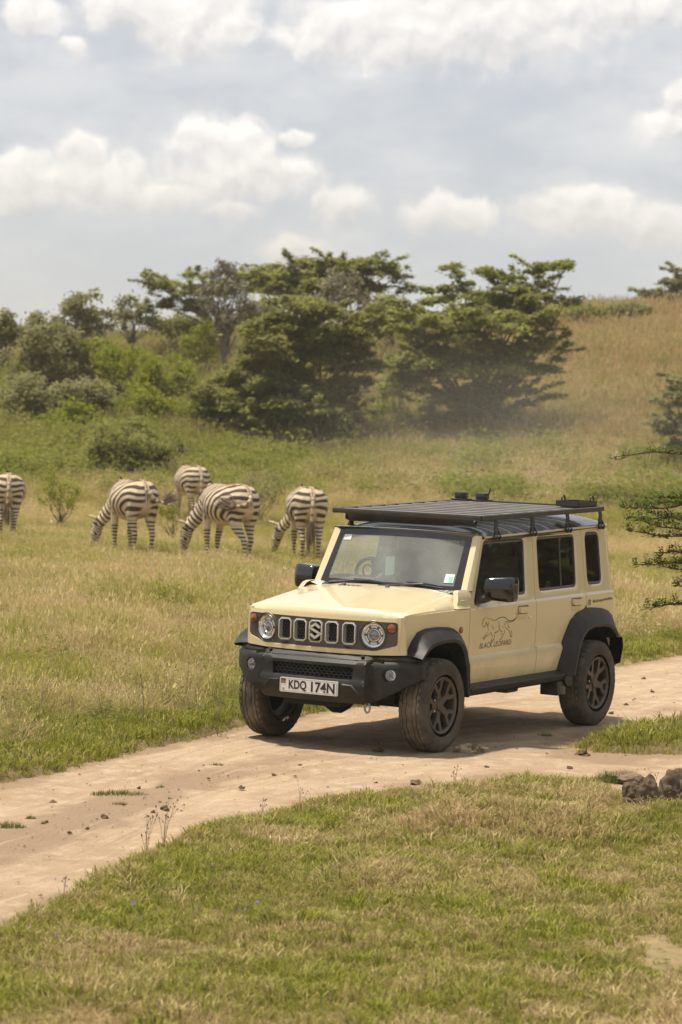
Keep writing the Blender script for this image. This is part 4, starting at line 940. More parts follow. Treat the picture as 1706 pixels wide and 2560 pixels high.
# windscreen
def wsf(u, v):           # u across -1..1, v up 0..1
    yb = .592 - .022 * v; b = 1 - u * u
    return Vector((-.523 - .232 * v + .045 * b, u * yb, 1.176 + .402 * v + .012 * b * v))
ws = MB().loft([[wsf(u, v) for u in np.linspace(-1, 1, 17)] for v in np.linspace(0, 1, 6)]).obj('windscreen', m_wind, CAR, sharp=60)
nrm = Vector((.866, 0, .5))
def wband(u0, u1, v0, v1, off=.003): return [[wsf(u, v) + nrm * off for u in np.linspace(u0, u1, 17)] for v in (v0, v1)]
s = MB(); s.loft(wband(-1.05, 1.05, .90, 1.02)); s.loft(wband(-1.05, 1.05, -.03, .055)); s.loft(wband(-1.06, -.945, -.03, 1.02, .0035)); s.loft(wband(.945, 1.06, -.03, 1.02, .0035)); s.obj('windscreen_border', m_gloss, ws)
def sticker(u0, u1, v0, v1, mat, off=.005): return MB().loft([[wsf(u, v) + nrm * off for u in (u0, (u0 + u1) / 2, u1)] for v in (v0, (v0 + v1) / 2, v1)]).obj('sticker', mat, ws)
sticker(-.925, -.80, .785, .885, m_sticker); sticker(-.895, -.88, .83, .845, m_red, .006)
sticker(.80, .925, .11, .27, m_sticker); sticker(.855, .915, .12, .22, m_teal, .006)
def wiper(pv, tip0, tip1):
    n = Vector((.80, 0, .6)); a, b, c = (wsf(*q) + n * .022 for q in (pv, tip0, tip1)); mid = (b + c) / 2
    s = MB(); s.tube([a + Vector((.03, 0, -.02)), a + n * .012, a.lerp(mid, .5) + n * .014, mid + n * .008], [.017, .014, .010, .007], 6); o = s.obj('wiper', m_satin, CAR)
    MB().tube([b, b.lerp(mid, .5) + n * .004, mid + n * .006, c.lerp(mid, .5) + n * .003, c], [.005, .008, .009, .008, .005], 5).obj('wiper_blade', m_satin, o)
wiper((-.86, -.06), (-.50, .045), (.02, .01)); wiper((-.08, -.075), (.30, .055), (.80, .015))

# door mirrors
def mirror_housing():
    s = MB(); bm = bmesh.new(); bmesh.ops.create_cube(bm, size=1.0); bmesh.ops.subdivide_edges(bm, edges=bm.edges, cuts=5, use_grid_fill=True)
    for v in bm.verts:
        p = v.co * 2; 
        q = Vector((p.x, p.y, p.z)); l4 = (abs(q.x) ** 9 + abs(q.y) ** 9 + abs(q.z) ** 9) ** (1 / 9); q = q / l4
        x = q.x * (.062 if q.x < 0 else .085 - .02 * abs(q.z) - .015 * q.y); y = q.y * .108; z = q.z * (.092 + .006 * q.y)
        v.co = Vector((-.735 + x - .02 * q.y, .868 + y, 1.190 + z))
    bm.verts.index_update(); s.add([v.co for v in bm.verts], [[v.index for v in f.verts] for f in bm.faces]); bm.free(); return s
mh = mirror_housing().obj('door_mirror', m_gloss, CAR, sharp=60); both(mh)
MB().prism(rounded([(.775, 1.115), (.960, 1.115), (.965, 1.262), (.775, 1.262)], .03), lambda y, z: (-.800, y, z), lambda y, z: (-.803, y, z)).obj('mirror_glass', m_chrome, mh)
MB().tube([(-.66, .695, 1.105), (-.69, .74, 1.115), (-.72, .80, 1.14)], [.03, .03, .035], 8).obj('mirror_arm', m_satin, mh)

# ---- mirror everything made for the left side
def mirror_tree(o, parent):
    me = o.data.copy(); co = np.zeros(len(me.vertices) * 3, np.float32); me.vertices.foreach_get('co', co); co = co.reshape(-1, 3); co[:, 1] *= -1; me.vertices.foreach_set('co', co.ravel()); me.flip_normals(); me.update()
    c = o.copy(); c.data = me; COL.objects.link(c); c.parent = parent
    for ch in list(o.children): mirror_tree(ch, c)
for o in mirrored: mirror_tree(o, CAR)

# lettering and drawing on the left side (flat print)
lf = lambda x, z: (x, Ys(x, z) + .0016, z)
text('door_lettering', 'BLACK LEOPARD', -.675, -1.188, .728, .768, lambda x, z: lf(x, z + .0166 * (-.675 - x) * 0 + .006 * (-.675 - x) / .5), m_ink, front_door, -.010, spacing=1.0)
text('quarter_lettering', 'BlackLeopard4x4Hire', -2.573, -2.935, .992, 1.026, lambda x, z: lf(x, z + .012 * (-2.573 - x) / .36), m_ink, quarter, .008)
s = MB()
for rad, hw in ((.0, .024),):
    ring = rounded([(-2.508 - .026, 1.005 - .024), (-2.508 + .026, 1.005 - .024), (-2.508 + .026, 1.005 + .024), (-2.508 - .026, 1.005 + .024)], .014, 4); n = len(ring)
    s.add([lf(*p) for p in ring] + [lf(*p) for p in inset(ring, .0055)], [(i, (i + 1) % n, n + (i + 1) % n, n + i) for i in range(n)])
    c = [(-2.508 + .013 * math.cos(a), 1.005 + .012 * math.sin(a)) for a in np.linspace(0, 2 * math.pi, 17)[:-1]]; n = len(c)
    s.add([lf(*p) for p in c] + [lf(*p) for p in inset(c, .005)], [(i, (i + 1) % n, n + (i + 1) % n, n + i) for i in range(n)])
    s.add([lf(-2.521 + a, 1.018 + b) for a, b in ((-.003, -.003), (.003, -.003), (.003, .003), (-.003, .003))], [(0, 1, 2, 3)])
s.obj('quarter_sign', m_ink, quarter, sharp=None)
G2 = lambda u, v: (-8.41306925e-04 * u - 5.198e-05 * v - .273538811, -4.0731e-05 * u - 3.96467e-04 * v + 1.24681349)
STROKES = [[(497, 640), (490, 662), (478, 690), (455, 708), (447, 730), (443, 765), (433, 785), (437, 802), (447, 828), (462, 838)], [(462, 838), (466, 858), (480, 848)], [(470, 836), (490, 818), (508, 800), (508, 772)], [(500, 722), (508, 760), (530, 790), (545, 835)],
 [(575, 728), (560, 768), (552, 815), (548, 850), (553, 892), (567, 920)], [(520, 662), (560, 685), (605, 680), (640, 707), (670, 717), (710, 705), (750, 675), (800, 655), (850, 648), (890, 662), (920, 692), (960, 715), (1000, 718), (1050, 705), (1085, 685), (1110, 650), (1125, 615), (1120, 590), (1107, 576), (1097, 588), (1099, 604)],
 [(835, 860), (860, 830), (880, 790), (897, 740), (940, 742), (990, 746), (1040, 730), (1080, 702), (1110, 658)], [(757, 728), (762, 790), (765, 850), (778, 895), (800, 925), (835, 938)], [(632, 800), (640, 845), (658, 895)], [(685, 950), (705, 955), (730, 935), (760, 908)],
 [(545, 935), (515, 975), (495, 1020), (465, 1050), (458, 1070), (472, 1082), (490, 1075), (500, 1040), (525, 1015), (560, 995), (592, 975)], [(598, 935), (615, 980), (642, 1030)], [(672, 945), (680, 1000), (675, 1060), (655, 1105), (630, 1132), (615, 1120), (620, 1095), (640, 1085)],
 [(855, 880), (882, 928), (860, 980), (830, 1040), (800, 1095), (785, 1102), (783, 1075)], [(825, 960), (800, 1010)], [(870, 848), (910, 865), (950, 905), (980, 950), (995, 1000), (1005, 1040), (1018, 1042), (1025, 1010), (1018, 950), (1000, 900)], [(930, 765), (945, 820), (958, 852), (978, 860)]]
s = MB()
for st in STROKES:
    P = [Vector(G2(*p)) for p in st]; n = len(P); Lr, Rr = [], []
    for i, p in enumerate(P):
        t = (P[min(n - 1, i + 1)] - P[max(0, i - 1)]).normalized(); nn = Vector((-t.y, t.x)); ww = .0027 * (.35 + .65 * math.sin(math.pi * min(1, max(0, (i + .3) / (n - .4)))))
        Lr.append(lf(*(p + nn * ww))); Rr.append(lf(*(p - nn * ww)))
    s.loft([Lr, Rr])
s.obj('leopard_drawing', m_ink, front_door, sharp=None)

# cabin
MB().loft([[(-.58, y, 1.10), (-.62, y, 1.165 + (.03 if y < -.1 else 0)), (-.80, y, 1.17 + (.05 if y < -.12 else 0)), (-.86, y, 1.12), (-.88, y, .85), (-.75, y, .60)] for y in np.linspace(-.66, .66, 13)]).obj('dashboard', m_trim, CAR)
sw = MB(); c = Vector((-.95, -.36, 1.19)); ax = Vector((-.86, 0, .5)).normalized(); b = Vector((0, 1, 0)); d = ax.cross(b)
sw.tube([c + (b * math.cos(a) + d * math.sin(a)) * .185 for a in np.linspace(0, 2 * math.pi, 33)], .016, 8, cap=False)
for a in (0, math.pi, -math.pi / 2): sw.tube([c, c + (b * math.cos(a) + d * math.sin(a)) * .18], .018, 5)
sw.tube([c + ax * .03, c - ax * .22], [.065, .035], 10); sw.obj('steering_wheel', m_gloss, CAR)
MB().lathe([(0, .055), (.01, .05), (.012, .04), (.0, .038)], (-.80, -.36, 1.255), 'x', 20).obj('speedometer_ring', m_gloss, CAR)
def seat(x, y):
    st = MB().bbox((x, y, .80), (.50, .50, .16), .05).bbox((x - .27, y, 1.10), (.14, .48, .60), .06, Matrix.Rotation(R(-14), 3, 'Y')).obj('seat', m_seat, CAR, sharp=60)
    MB().bbox((x - .37, y, 1.44), (.09, .26, .17), .04).obj('headrest', m_seat, st, sharp=60)
for x, y in ((-1.25, -.36), (-1.25, .36), (-2.15, -.34), (-2.15, .34)): seat(x, y)
rm = MB().bbox((-.86, 0, 1.475), (.03, .235, .065), .02).obj('rear_view_mirror', m_trim, CAR); MB().tube([(-.86, 0, 1.50), (-.83, 0, 1.57)], .012, 6).obj('mirror_stem', m_trim, rm)
MB().tube([(-.70, -.22, 1.19), (-.76, -.18, 1.25), (-.79, -.14, 1.29)], [.03, .02, .025], 8).obj('phone_cradle', m_trim, CAR)
th_ = R(-120.969)
def c2w(p): return Vector((0.124 + p[0] * math.cos(th_) - p[1] * math.sin(th_), 22.585 + p[0] * math.sin(th_) + p[1] * math.cos(th_), p[2]))
ph = empty('mobile_phone', c2w((-.755, -.135, 1.225)), R(-120.969)); tag(ph, 'mint green phone in a holder behind the windscreen', 'phone')
rt = Matrix.Rotation(R(-18), 3, 'Y') @ Matrix.Rotation(R(8), 3, 'X')
MB().bbox((0, 0, .085), (.012, .078, .150), .006, rt).obj('phone_case', m_mint, ph)
s = MB()
for (a, b_) in ((.018, .140), (.018, .115), (-.006, .128)): s.lathe([(0, .011), (.006, .010), (.007, .0001)], rt @ Vector((.004, -a, b_)) + Vector((.002, 0, .0)), 'x', 12)
s.obj('phone_camera', m_gloss, ph)

# roof rack
RZ = lambda x: 1.735 + .0199 * (-.69 - x)
rk = empty('roof_rack', (0, .03, 0), parent=CAR); rk.scale = (1, .952, 1)
def slat(x):
    z = RZ(x); s = MB(); rows = []
    prof = [(-.060, -.020), (-.060, -.004), (-.052, .0), (-.020, .001), (-.016, -.006), (.016, -.006), (.020, .001), (.052, .0), (.060, -.004), (.060, -.020)]
    return s.prism([(x + a, z + b) for a, b in prof], lambda a, b: (a, -.672, b), lambda a, b: (a, .672, b)).obj('slat', m_slat, rk, sharp=20)
k = 0
while -.86 - .2145 * k > -2.72: slat(-.86 - .2145 * k); k += 1
for sg in (-1, 1):
    MB().loft([[(x, sg * y, RZ(x) + dz) for y, dz in ((.664, .004), (.692, .006), (.700, 0), (.700, -.030), (.690, -.036), (.664, -.034))] for x in np.linspace(-.69, -2.80, 9)], closed=True).obj('side_rail', m_satin, rk, sharp=30)
for x in (-.70, -2.79): MB().bbox((x, 0, RZ(x) - .014), (.045, 1.385, .038), .006).obj('end_rail', m_satin, rk)
MB().loft([[(-.715, y, RZ(-.72) - .030), (-.722, y, RZ(-.72) - .036), (-.765, y, 1.648), (-.785, y, 1.640)] for y in np.linspace(-.60, .60, 7)]).obj('wind_deflector', m_satin, rk)
for sg in (-1, 1): MB().lathe([(0, .024), (.012, .024), (.018, .0001)], (-.75, sg * .60, 1.675), 'y', 12).obj('deflector_bolt', m_black, rk)
for x in (-.956, -1.561, -2.175, -2.769):
    for sg in (-1, 1):
        y0 = Ys(x, gut(x)) + .012; zt = RZ(x) - .03; g = gut(x); s = MB()
        path = [(.668, zt), (.678, zt - .035), (y0 + .016, g + .065), (y0 + .022, g + .02), (y0 + .020, g - .018)]
        s.loft([[(x + dx, sg * (y + t), z) for dx in (-.026, .026)] for (y, z) in path for t in (0,)])
        s.loft([[(x + dx, sg * (y + .007), z) for dx in (-.026, .026)] for (y, z) in path])
        o = s.obj('rack_foot', m_satin, rk)
        q = MB()
        for dx in (-.030, .024): q.prism([(y0 + .015, g + .075), (y0 + .055, g + .005), (y0 + .045, g - .02), (y0 + .012, g - .02)], lambda a, b: (x + dx, sg * a, b), lambda a, b: (x + dx + .006, sg * a, b))
        q.obj('foot_gusset', m_satin, o); MB().tube([(x - .034, sg * (y0 + .036), g + .012), (x + .034, sg * (y0 + .036), g + .012)], .008, 6).obj('foot_bolt', m_dull, o)
# fittings on top of the rack
def tray(x0, x1, y0, y1, h):
    z = RZ((x0 + x1) / 2) + .003; s = MB(); t = .008
    s.box(((x0 + x1) / 2, (y0 + y1) / 2, z + .004), (x0 - x1, y1 - y0, .006))
    for y in (y0, y1): s.box(((x0 + x1) / 2, y, z + h / 2 + .007), (x0 - x1, t, h))
    for x in (x0, x1): s.box((x, (y0 + y1) / 2, z + h / 2 + .007), (t, y1 - y0 - t - .001, h))
    o = s.obj('tray', m_satin, rk)
    for (x, y) in ((x0 - .09, y0 + .02), (x1 + .10, y1 + .005)):
        MB().tube([(x + .028 * math.cos(a), y, z + h + .012 + .034 * math.sin(a)) for a in np.linspace(R(-20), R(200), 12)], .008, 6).obj('tray_loop', m_satin, o)
    return o
tray(-2.45, -2.78, .42, .635, .042)
for (x, y, lv) in ((-2.675, -.635, False), (-2.665, -.42, True)):
    z = RZ(x) + .002; s = MB().bbox((x, y, z + .008), (.16, .12, .012), .003).bbox((x, y, z + .042), (.11, .085, .055), .012); o = s.obj('mount', m_satin, rk)
    MB().tube([(x, y - .055, z + .02), (x, y - .055, z + .05), (x, y - .04, z + .066)], .008, 6).obj('mount_bolt', m_dull, o)
    if lv: MB().tube([(x - .01, y + .05, z + .05), (x - .02, y + .068, z + .115)], [.009, .006], 6).obj('mount_lever', m_satin, o)

# ------------------------------------------------------------------ zebras
def zebra_mat():
    m, t, b = mat_new('zebra_coat'); N = t.nodes; L = t.links; b.inputs['Roughness'].default_value = .75; b.inputs['Specular IOR Level'].default_value = .25
    def at_(n): a = N.new('ShaderNodeAttribute'); a.attribute_name = n; return a.outputs['Fac']
    def mth(op, a, c=None):
        n = N.new('ShaderNodeMath'); n.operation = op
        for i, v in enumerate((a, c)):
            if v is None: continue
            if isinstance(v, bpy.types.NodeSocket): L.new(v, n.inputs[i])
            else: n.inputs[i].default_value = v
        return n.outputs[0]
    s = mth('SINE', mth('MULTIPLY', at_('phase'), 6.28318))
    mr = N.new('ShaderNodeMapRange'); mr.interpolation_type = 'SMOOTHSTEP'; L.new(s, mr.inputs[0]); L.new(at_('thin'), mr.inputs[1]); L.new(mth('ADD', at_('thin'), .22), mr.inputs[2])
    f = mth('MULTIPLY', mr.outputs[0], at_('mask'))
    f = mth('MAXIMUM', f, at_('dark'))
    w = N.new('ShaderNodeMix'); w.data_type = 'RGBA'; L.new(at_('warm'), w.inputs[0]); w.inputs[6].default_value = (.62, .52, .375, 1); w.inputs[7].default_value = (.46, .31, .17, 1)
    x = N.new('ShaderNodeMix'); x.data_type = 'RGBA'; L.new(f, x.inputs[0]); L.new(w.outputs[2], x.inputs[6]); x.inputs[7].default_value = (.062, .040, .028, 1)
    L.new(x.outputs[2], b.inputs['Base Color']); return m
m_zebra = zebra_mat(); m_tuft = M('tail_hair', (.13, .085, .06), .9, var=.4, vscale=60); m_eye = M('animal_eye', (.01, .008, .006), .15)
def rings_tube(mb, secs, n=14):
    """secs: (centre, half width across y, half height in the plane); rings stand across the path"""
    V = []; C = [Vector(s[0]) for s in secs]
    for i, (c, a, b) in enumerate(secs):
        c = Vector(c); t = (C[min(i + 1, len(C) - 1)] - C[max(i - 1, 0)]).normalized(); lat = Vector((0, 1, 0)); lat = (lat - t * lat.dot(t)).normalized(); up = t.cross(lat)
        V += [c + lat * a * math.cos(2 * math.pi * k / n) + up * b * math.sin(2 * math.pi * k / n) for k in range(n)]
    F = [(i * n + k, i * n + (k + 1) % n, (i + 1) * n + (k + 1) % n, (i + 1) * n + k) for i in range(len(secs) - 1) for k in range(n)]
    F += [tuple(range(n))[::-1], tuple((len(secs) - 1) * n + k for k in range(n))]
    mb.add(V, F)
def poly_dist(P, pts, rad):
    """normalised distance of points P to the polyline and arc length of the foot point"""
    best = np.full(len(P), 9e9); arc = np.zeros(len(P)); L0 = 0
    for i in range(len(pts) - 1):
        a, b = np.array(pts[i]), np.array(pts[i + 1]); d = b - a; L = np.linalg.norm(d); t = np.clip(((P - a) @ d) / L ** 2, 0, 1)
        r = rad[i] + (rad[i + 1] - rad[i]) * t; dd = np.linalg.norm(P - a - t[:, None] * d, axis=1) / r
        m = dd < best; best[m] = dd[m]; arc[m] = L0 + t[m] * L; L0 += L
    return best, arc
def make_zebra(name, loc, a, label, fl=(0, 0), hl=(0, 0), yaw=0.0, tail='hang', scale=1.08, seed=0, headup=0.0):
    """fl / hl: forward swing in metres of the (left, right) fore and hind hooves; yaw bends the neck to its left"""
    root = empty(name, loc, R(90 + a)); root.scale = (scale,) * 3
    tag(root, label, 'zebra', 'zebras grazing in the meadow')
    torso = [((-.735, 0, 1.06), .08, .11), ((-.68, 0, 1.05), .19, .20), ((-.56, 0, 1.04), .27, .275), ((-.40, 0, 1.03), .32, .30), ((-.18, 0, .98), .36, .325), ((.08, 0, .955), .365, .34), ((.30, 0, .98), .31, .32), ((.46, 0, 1.02), .225, .285), ((.58, 0, 1.03), .165, .22), ((.67, 0, 1.02), .08, .12)]
    yb = lambda s: yaw * s
    neck = [((.44, 0, 1.10), .15, .24), ((.60, yb(.05), 1.00), .125, .205), ((.76, yb(.22), .84 + headup), .10, .165), ((.90, yb(.50), .66 + headup), .088, .135), ((.985, yb(.75), .54 + headup), .082, .115)]
    head = [((.96, yb(.70), .60 + headup), .075, .09), ((1.0, yb(.82), .50 + headup), .095, .125), ((1.02, yb(.90), .38 + headup), .092, .115), ((1.035, yb(.96), .26 + headup), .070, .082), ((1.045, yb(1.0), .16 + headup), .060, .066), ((1.05, yb(1.02), .085 + headup), .055, .055), ((1.05, yb(1.02), .055 + headup), .035, .035)]
    legs = []
    for sy, f in ((1, fl[0]), (-1, fl[1])):
        legs.append([((.42, sy * .13, .90), .10, .15), ((.43 + f * .15, sy * .14, .72), .075, .095), ((.44 + f * .45, sy * .13, .50), .055, .062), ((.455 + f * .6, sy * .125, .42), .054, .058), ((.44 + f * .8, sy * .12, .28), .036, .038), ((.44 + f * .95, sy * .12, .12), .040, .042), ((.455 + f, sy * .12, .06), .042, .046), ((.47 + f, sy * .12, .0), .050, .058)])
    for sy, f in ((1, hl[0]), (-1, hl[1])):
        legs.append([((-.50, sy * .13, .98), .14, .20), ((-.47 + f * .1, sy * .155, .78), .115, .165), ((-.50 + f * .3, sy * .15, .62), .075, .10), ((-.60 + f * .55, sy * .135, .49), .050, .062), ((-.645 + f * .65, sy * .13, .42), .048, .056), ((-.63 + f * .8, sy * .125, .28), .036, .040), ((-.61 + f * .97, sy * .125, .12), .040, .044), ((-.59 + f, sy * .125, .06), .042, .046), ((-.57 + f, sy * .125, .0), .050, .058)])
    mb = MB(); rings_tube(mb, torso, 18); rings_tube(mb, neck, 14); rings_tube(mb, head, 14)
    for l in legs: rings_tube(mb, l, 10)
    pol = Vector((.955, yb(.72), .60 + headup))
    for sy in (-1, 1):
        e0 = pol + Vector((0, sy * .06, .0)); e1 = e0 + Vector((-.02, sy * .11, .045)); e2 = e0 + Vector((-.015, sy * .20, .065))
        rings_tube(mb, [(e0, .022, .030), (e0.lerp(e1, .5), .024, .045), (e1, .022, .050), (e1.lerp(e2, .6), .018, .030), (e2, .010, .012)], 8)
    me = bpy.data.meshes.new('body'); me.from_pydata([tuple(v) for v in mb.V], [], mb.F)
    bm = bmesh.new(); bm.from_mesh(me); bmesh.ops.recalc_face_normals(bm, faces=bm.faces); bm.to_mesh(me); bm.free()
    tmp = bpy.data.objects.new('body', me); COL.objects.link(tmp)
    rm_ = tmp.modifiers.new('r', 'REMESH'); rm_.mode = 'VOXEL'; rm_.voxel_size = .017
    smo = tmp.modifiers.new('s', 'SMOOTH'); smo.iterations = 5; smo.factor = .5
    dg = bpy.context.evaluated_depsgraph_get(); me2 = bpy.data.meshes.new_from_object(tmp.evaluated_get(dg)); bpy.data.objects.remove(tmp)
    n = len(me2.vertices); P = np.zeros(n * 3, np.float32); me2.vertices.foreach_get('co', P); P = P.reshape(-1, 3).astype(float)
    x, y, z = P.T
    parts = {'torso': torso, 'neck': neck[1:], 'head': head, **{'leg%d' % i: l[2:] for i, l in enumerate(legs)}}
    D = {}; A = {}
    for k, s in parts.items(): D[k], A[k] = poly_dist(P, [q[0] for q in s], [max(q[1], q[2]) for q in s])
    for i in range(4): D['leg%d' % i] = np.where(z > (.70 if i < 2 else .66), 9, D['leg%d' % i])
    keys = list(parts); arr = np.stack([D[k] for k in keys]); who = arr.argmin(0)
    wob = fbm(x * 1.0 + seed * 3.1, z + y * .8, 3.2, 2, seed * 1.3) * .35
    Cx, Cz = -.58, .60
    rr = np.where(x > Cx, np.sqrt(((x - Cx) * 1.0) ** 2 + (np.maximum(z - Cz, 0)) ** 2 + .0 * y), np.abs(z - Cz) * (1 + .12 * (Cx - x)))
    ph = rr / .115 + wob; thin = np.full(n, -.12); mask = np.ones(n); warm = np.zeros(n); dark = np.zeros(n)
    for i, k in enumerate(keys):
        m = who == i
        if k == 'neck': ph[m] = A[k][m] / .085 + wob[m] * .6 + .3
        if k == 'head': ph[m] = A[k][m] / .040 + np.abs(y[m] - yb(.9)) * 9 + wob[m] * .5; thin[m] = .05
        if k.startswith('leg'): ph[m] = z[m] / (.052 if k in ('leg0', 'leg1') else .060) + wob[m] * .7 + (.2 if k[-1] in '02' else .6)
        if k == 'head':
            dark[m] = np.clip((.17 + headup - z[m]) / .05, 0, 1) * (who[m] == i)
            warm[m] = np.clip((.24 + headup - z[m]) / .08, 0, .8)
        if k.startswith('leg'): dark[m] = np.clip((.055 - z[m]) / .02, 0, 1); warm[m] = np.clip((.30 - z[m]) / .5, 0, .35)
    tors = np.isin(who, [keys.index('torso')])
    mask *= np.where(tors, np.clip((z - .68) / .06, 0, 1), 1)                                       # pale belly
    inner = np.clip((.10 - np.abs(y)) / .05, 0, 1) * np.clip((-.45 - x) / .1, 0, 1) * np.clip((1.0 - z) / .1, 0, 1)
    mask *= 1 - inner                                                                              # pale inside of the thighs
    back = tors & (np.abs(y) < .035) & (z > .9)
    ph = np.where(back, np.abs(y) / .05 + .30, ph)                                                 # dark line along the spine
    warm = np.maximum(warm, np.where(tors, np.clip((z - 1.16) / .25, 0, .55), 0)); warm = np.clip(warm + .10 + fbm(x, z, 5, 2, seed) * .15, 0, 1)
    ear = (np.abs(y - yb(.72)) > .095) & (z > .56 + headup) & (z < .80 + headup) & (x > .86); mask[ear] = 0; warm[ear] = 0; dark[ear] = np.clip((np.abs(y[ear] - yb(.72)) - .235) / .02, 0, .7)
    for an, v in (('phase', ph), ('thin', thin), ('mask', mask), ('warm', warm), ('dark', dark)):
        q = me2.attributes.new(an, 'FLOAT', 'POINT'); q.data.foreach_set('value', v.astype(np.float32))
    me2.materials.clear(); me2.name = 'body'; mesh_obj('body', me2, m_zebra, root, 180)
    # erect mane along the crest
    mv = MB(); rows = []
    cr = [(Vector(c) + Vector((.0, 0, 0)), b) for c, a_, b in neck] + [(Vector(head[1][0]), .11)]
    for i, (c, b) in enumerate(cr):
        t = (cr[min(i + 1, len(cr) - 1)][0] - cr[max(0, i - 1)][0]).normalized(); up = Vector((-t.z, 0, t.x)) if False else Vector((0, 1, 0)).cross(t) * -1
        up = t.cross(Vector((0, 1, 0))).normalized(); up = up if up.z > 0 else -up
        hgt = .075 if i < len(cr) - 1 else .03; o = c + up * b * .85
        rows.append([o + Vector((0, .022, 0)), o + up * hgt + Vector((0, .008, 0)), o + up * (hgt + .005), o + up * hgt - Vector((0, .008, 0)), o - Vector((0, .022, 0))])
    fine = []
    for i in range(len(rows) - 1):
        for k in range(6): fine.append([rows[i][j].lerp(rows[i + 1][j], k / 6) for j in range(5)])
    fine.append(rows[-1]); mo = mv.loft(fine).obj('mane', m_zebra, root)
    nm = len(mo.data.vertices); ids = np.arange(nm) // 5
    for an, v in (('phase', ids / 3.6), ('thin', np.full(nm, -.2)), ('mask', np.ones(nm)), ('warm', np.full(nm, .3)), ('dark', np.where(np.arange(nm) % 5 == 2, .6, 0))):
        q = mo.data.attributes.new(an, 'FLOAT', 'POINT'); q.data.foreach_set('value', np.asarray(v, np.float32))
    # tail with a dark tuft
    T = {'hang': [(-.71, 0, 1.16), (-.775, 0, 1.10), (-.79, .01, .92), (-.785, .02, .74), (-.78, .02, .55), (-.78, .02, .34)],
         'right': [(-.71, 0, 1.16), (-.78, -.04, 1.08), (-.80, -.14, .99), (-.79, -.26, .965), (-.77, -.37, 1.0), (-.75, -.44, 1.10)],
         'flank': [(-.71, 0, 1.16), (-.79, .03, 1.08), (-.79, .14, 1.00), (-.70, .26, .97), (-.55, .34, .99), (-.38, .37, 1.04)]}[tail]
    tl = MB().tube(T, [.034, .032, .026, .024, .026, .016], 8).obj('tail', m_zebra, root, 60)
    nm = len(tl.data.vertices); ids = np.arange(nm) // 8
    for an, v in (('phase', ids * 1.37), ('thin', np.full(nm, .2)), ('mask', np.ones(nm) * .7), ('warm', np.full(nm, .3)), ('dark', np.where(ids > 3, .5, 0))):
        q = tl.data.attributes.new(an, 'FLOAT', 'POINT'); q.data.foreach_set('value', np.asarray(v, np.float32))
    rs = random.Random(seed); tv = MB(); b0 = Vector(T[3]).lerp(Vector(T[2]), .1); dr = (Vector(T[5]) - Vector(T[3]))
    for i in range(26):
        o = Vector((rs.gauss(0, .03), rs.gauss(0, .03), rs.gauss(0, .03))); e = Vector(T[5]) + o * 1.4 + dr * rs.uniform(-.15, .25); m_ = b0.lerp(e, .5) + o * 1.2
        if tail == 'hang': m_ = Vector(T[4]) + o * 1.3
        tv.tube([b0 + o * .3, m_, e], [.008, .008, .002], 4)
    tv.obj('tail_tuft', m_tuft, tl)
    for sy in (-1, 1): MB().lathe([(-.006, .0001), (-.004, .016), (.006, .017), (.012, .010), (.014, .0001)] if sy > 0 else [(.006, .0001), (.004, .016), (-.006, .017), (-.012, .010), (-.014, .0001)], (1.0 + .03, yb(.84) + sy * .088, .47 + headup), 'y', 12).obj('eye', m_eye, root)
    return root
def place(u, v, Y):
    p = at(u, v, Y); z = float(ground_h(np.array([p.x]), np.array([p.y]))[0]); return Vector((p.x, p.y, z))
make_zebra('zebra', place(300, 1268, 53.5), 24, 'zebra with its tail flicked out to the right, second from the left edge', fl=(.02, -.10), hl=(.16, -.02), yaw=.28, tail='right', seed=1)
make_zebra('zebra', place(520, 1283, 52.5), 32, 'zebra swishing its tail across its flank, hind legs crossed in stride', fl=(-.02, .10), hl=(-.22, .14), yaw=.22, tail='flank', seed=2)
make_zebra('zebra', place(700, 1288, 55), 9, 'zebra nearest to the car, seen from behind with its tail hanging straight', fl=(.05, -.05), hl=(.05, -.06), yaw=.38, tail='hang', seed=3)
make_zebra('zebra', place(436, 1214, 76), 20, 'zebra farthest away, its head hidden behind another zebra', fl=(.06, -.06), hl=(.05, -.08), yaw=.05, tail='hang', seed=4, scale=1.15)
make_zebra('zebra', place(14, 1243, 62.5), 8, 'zebra cut by the left edge of the picture, rump and hanging tail showing', fl=(.04, -.04), hl=(.05, -.04), yaw=.30, tail='hang', seed=5)

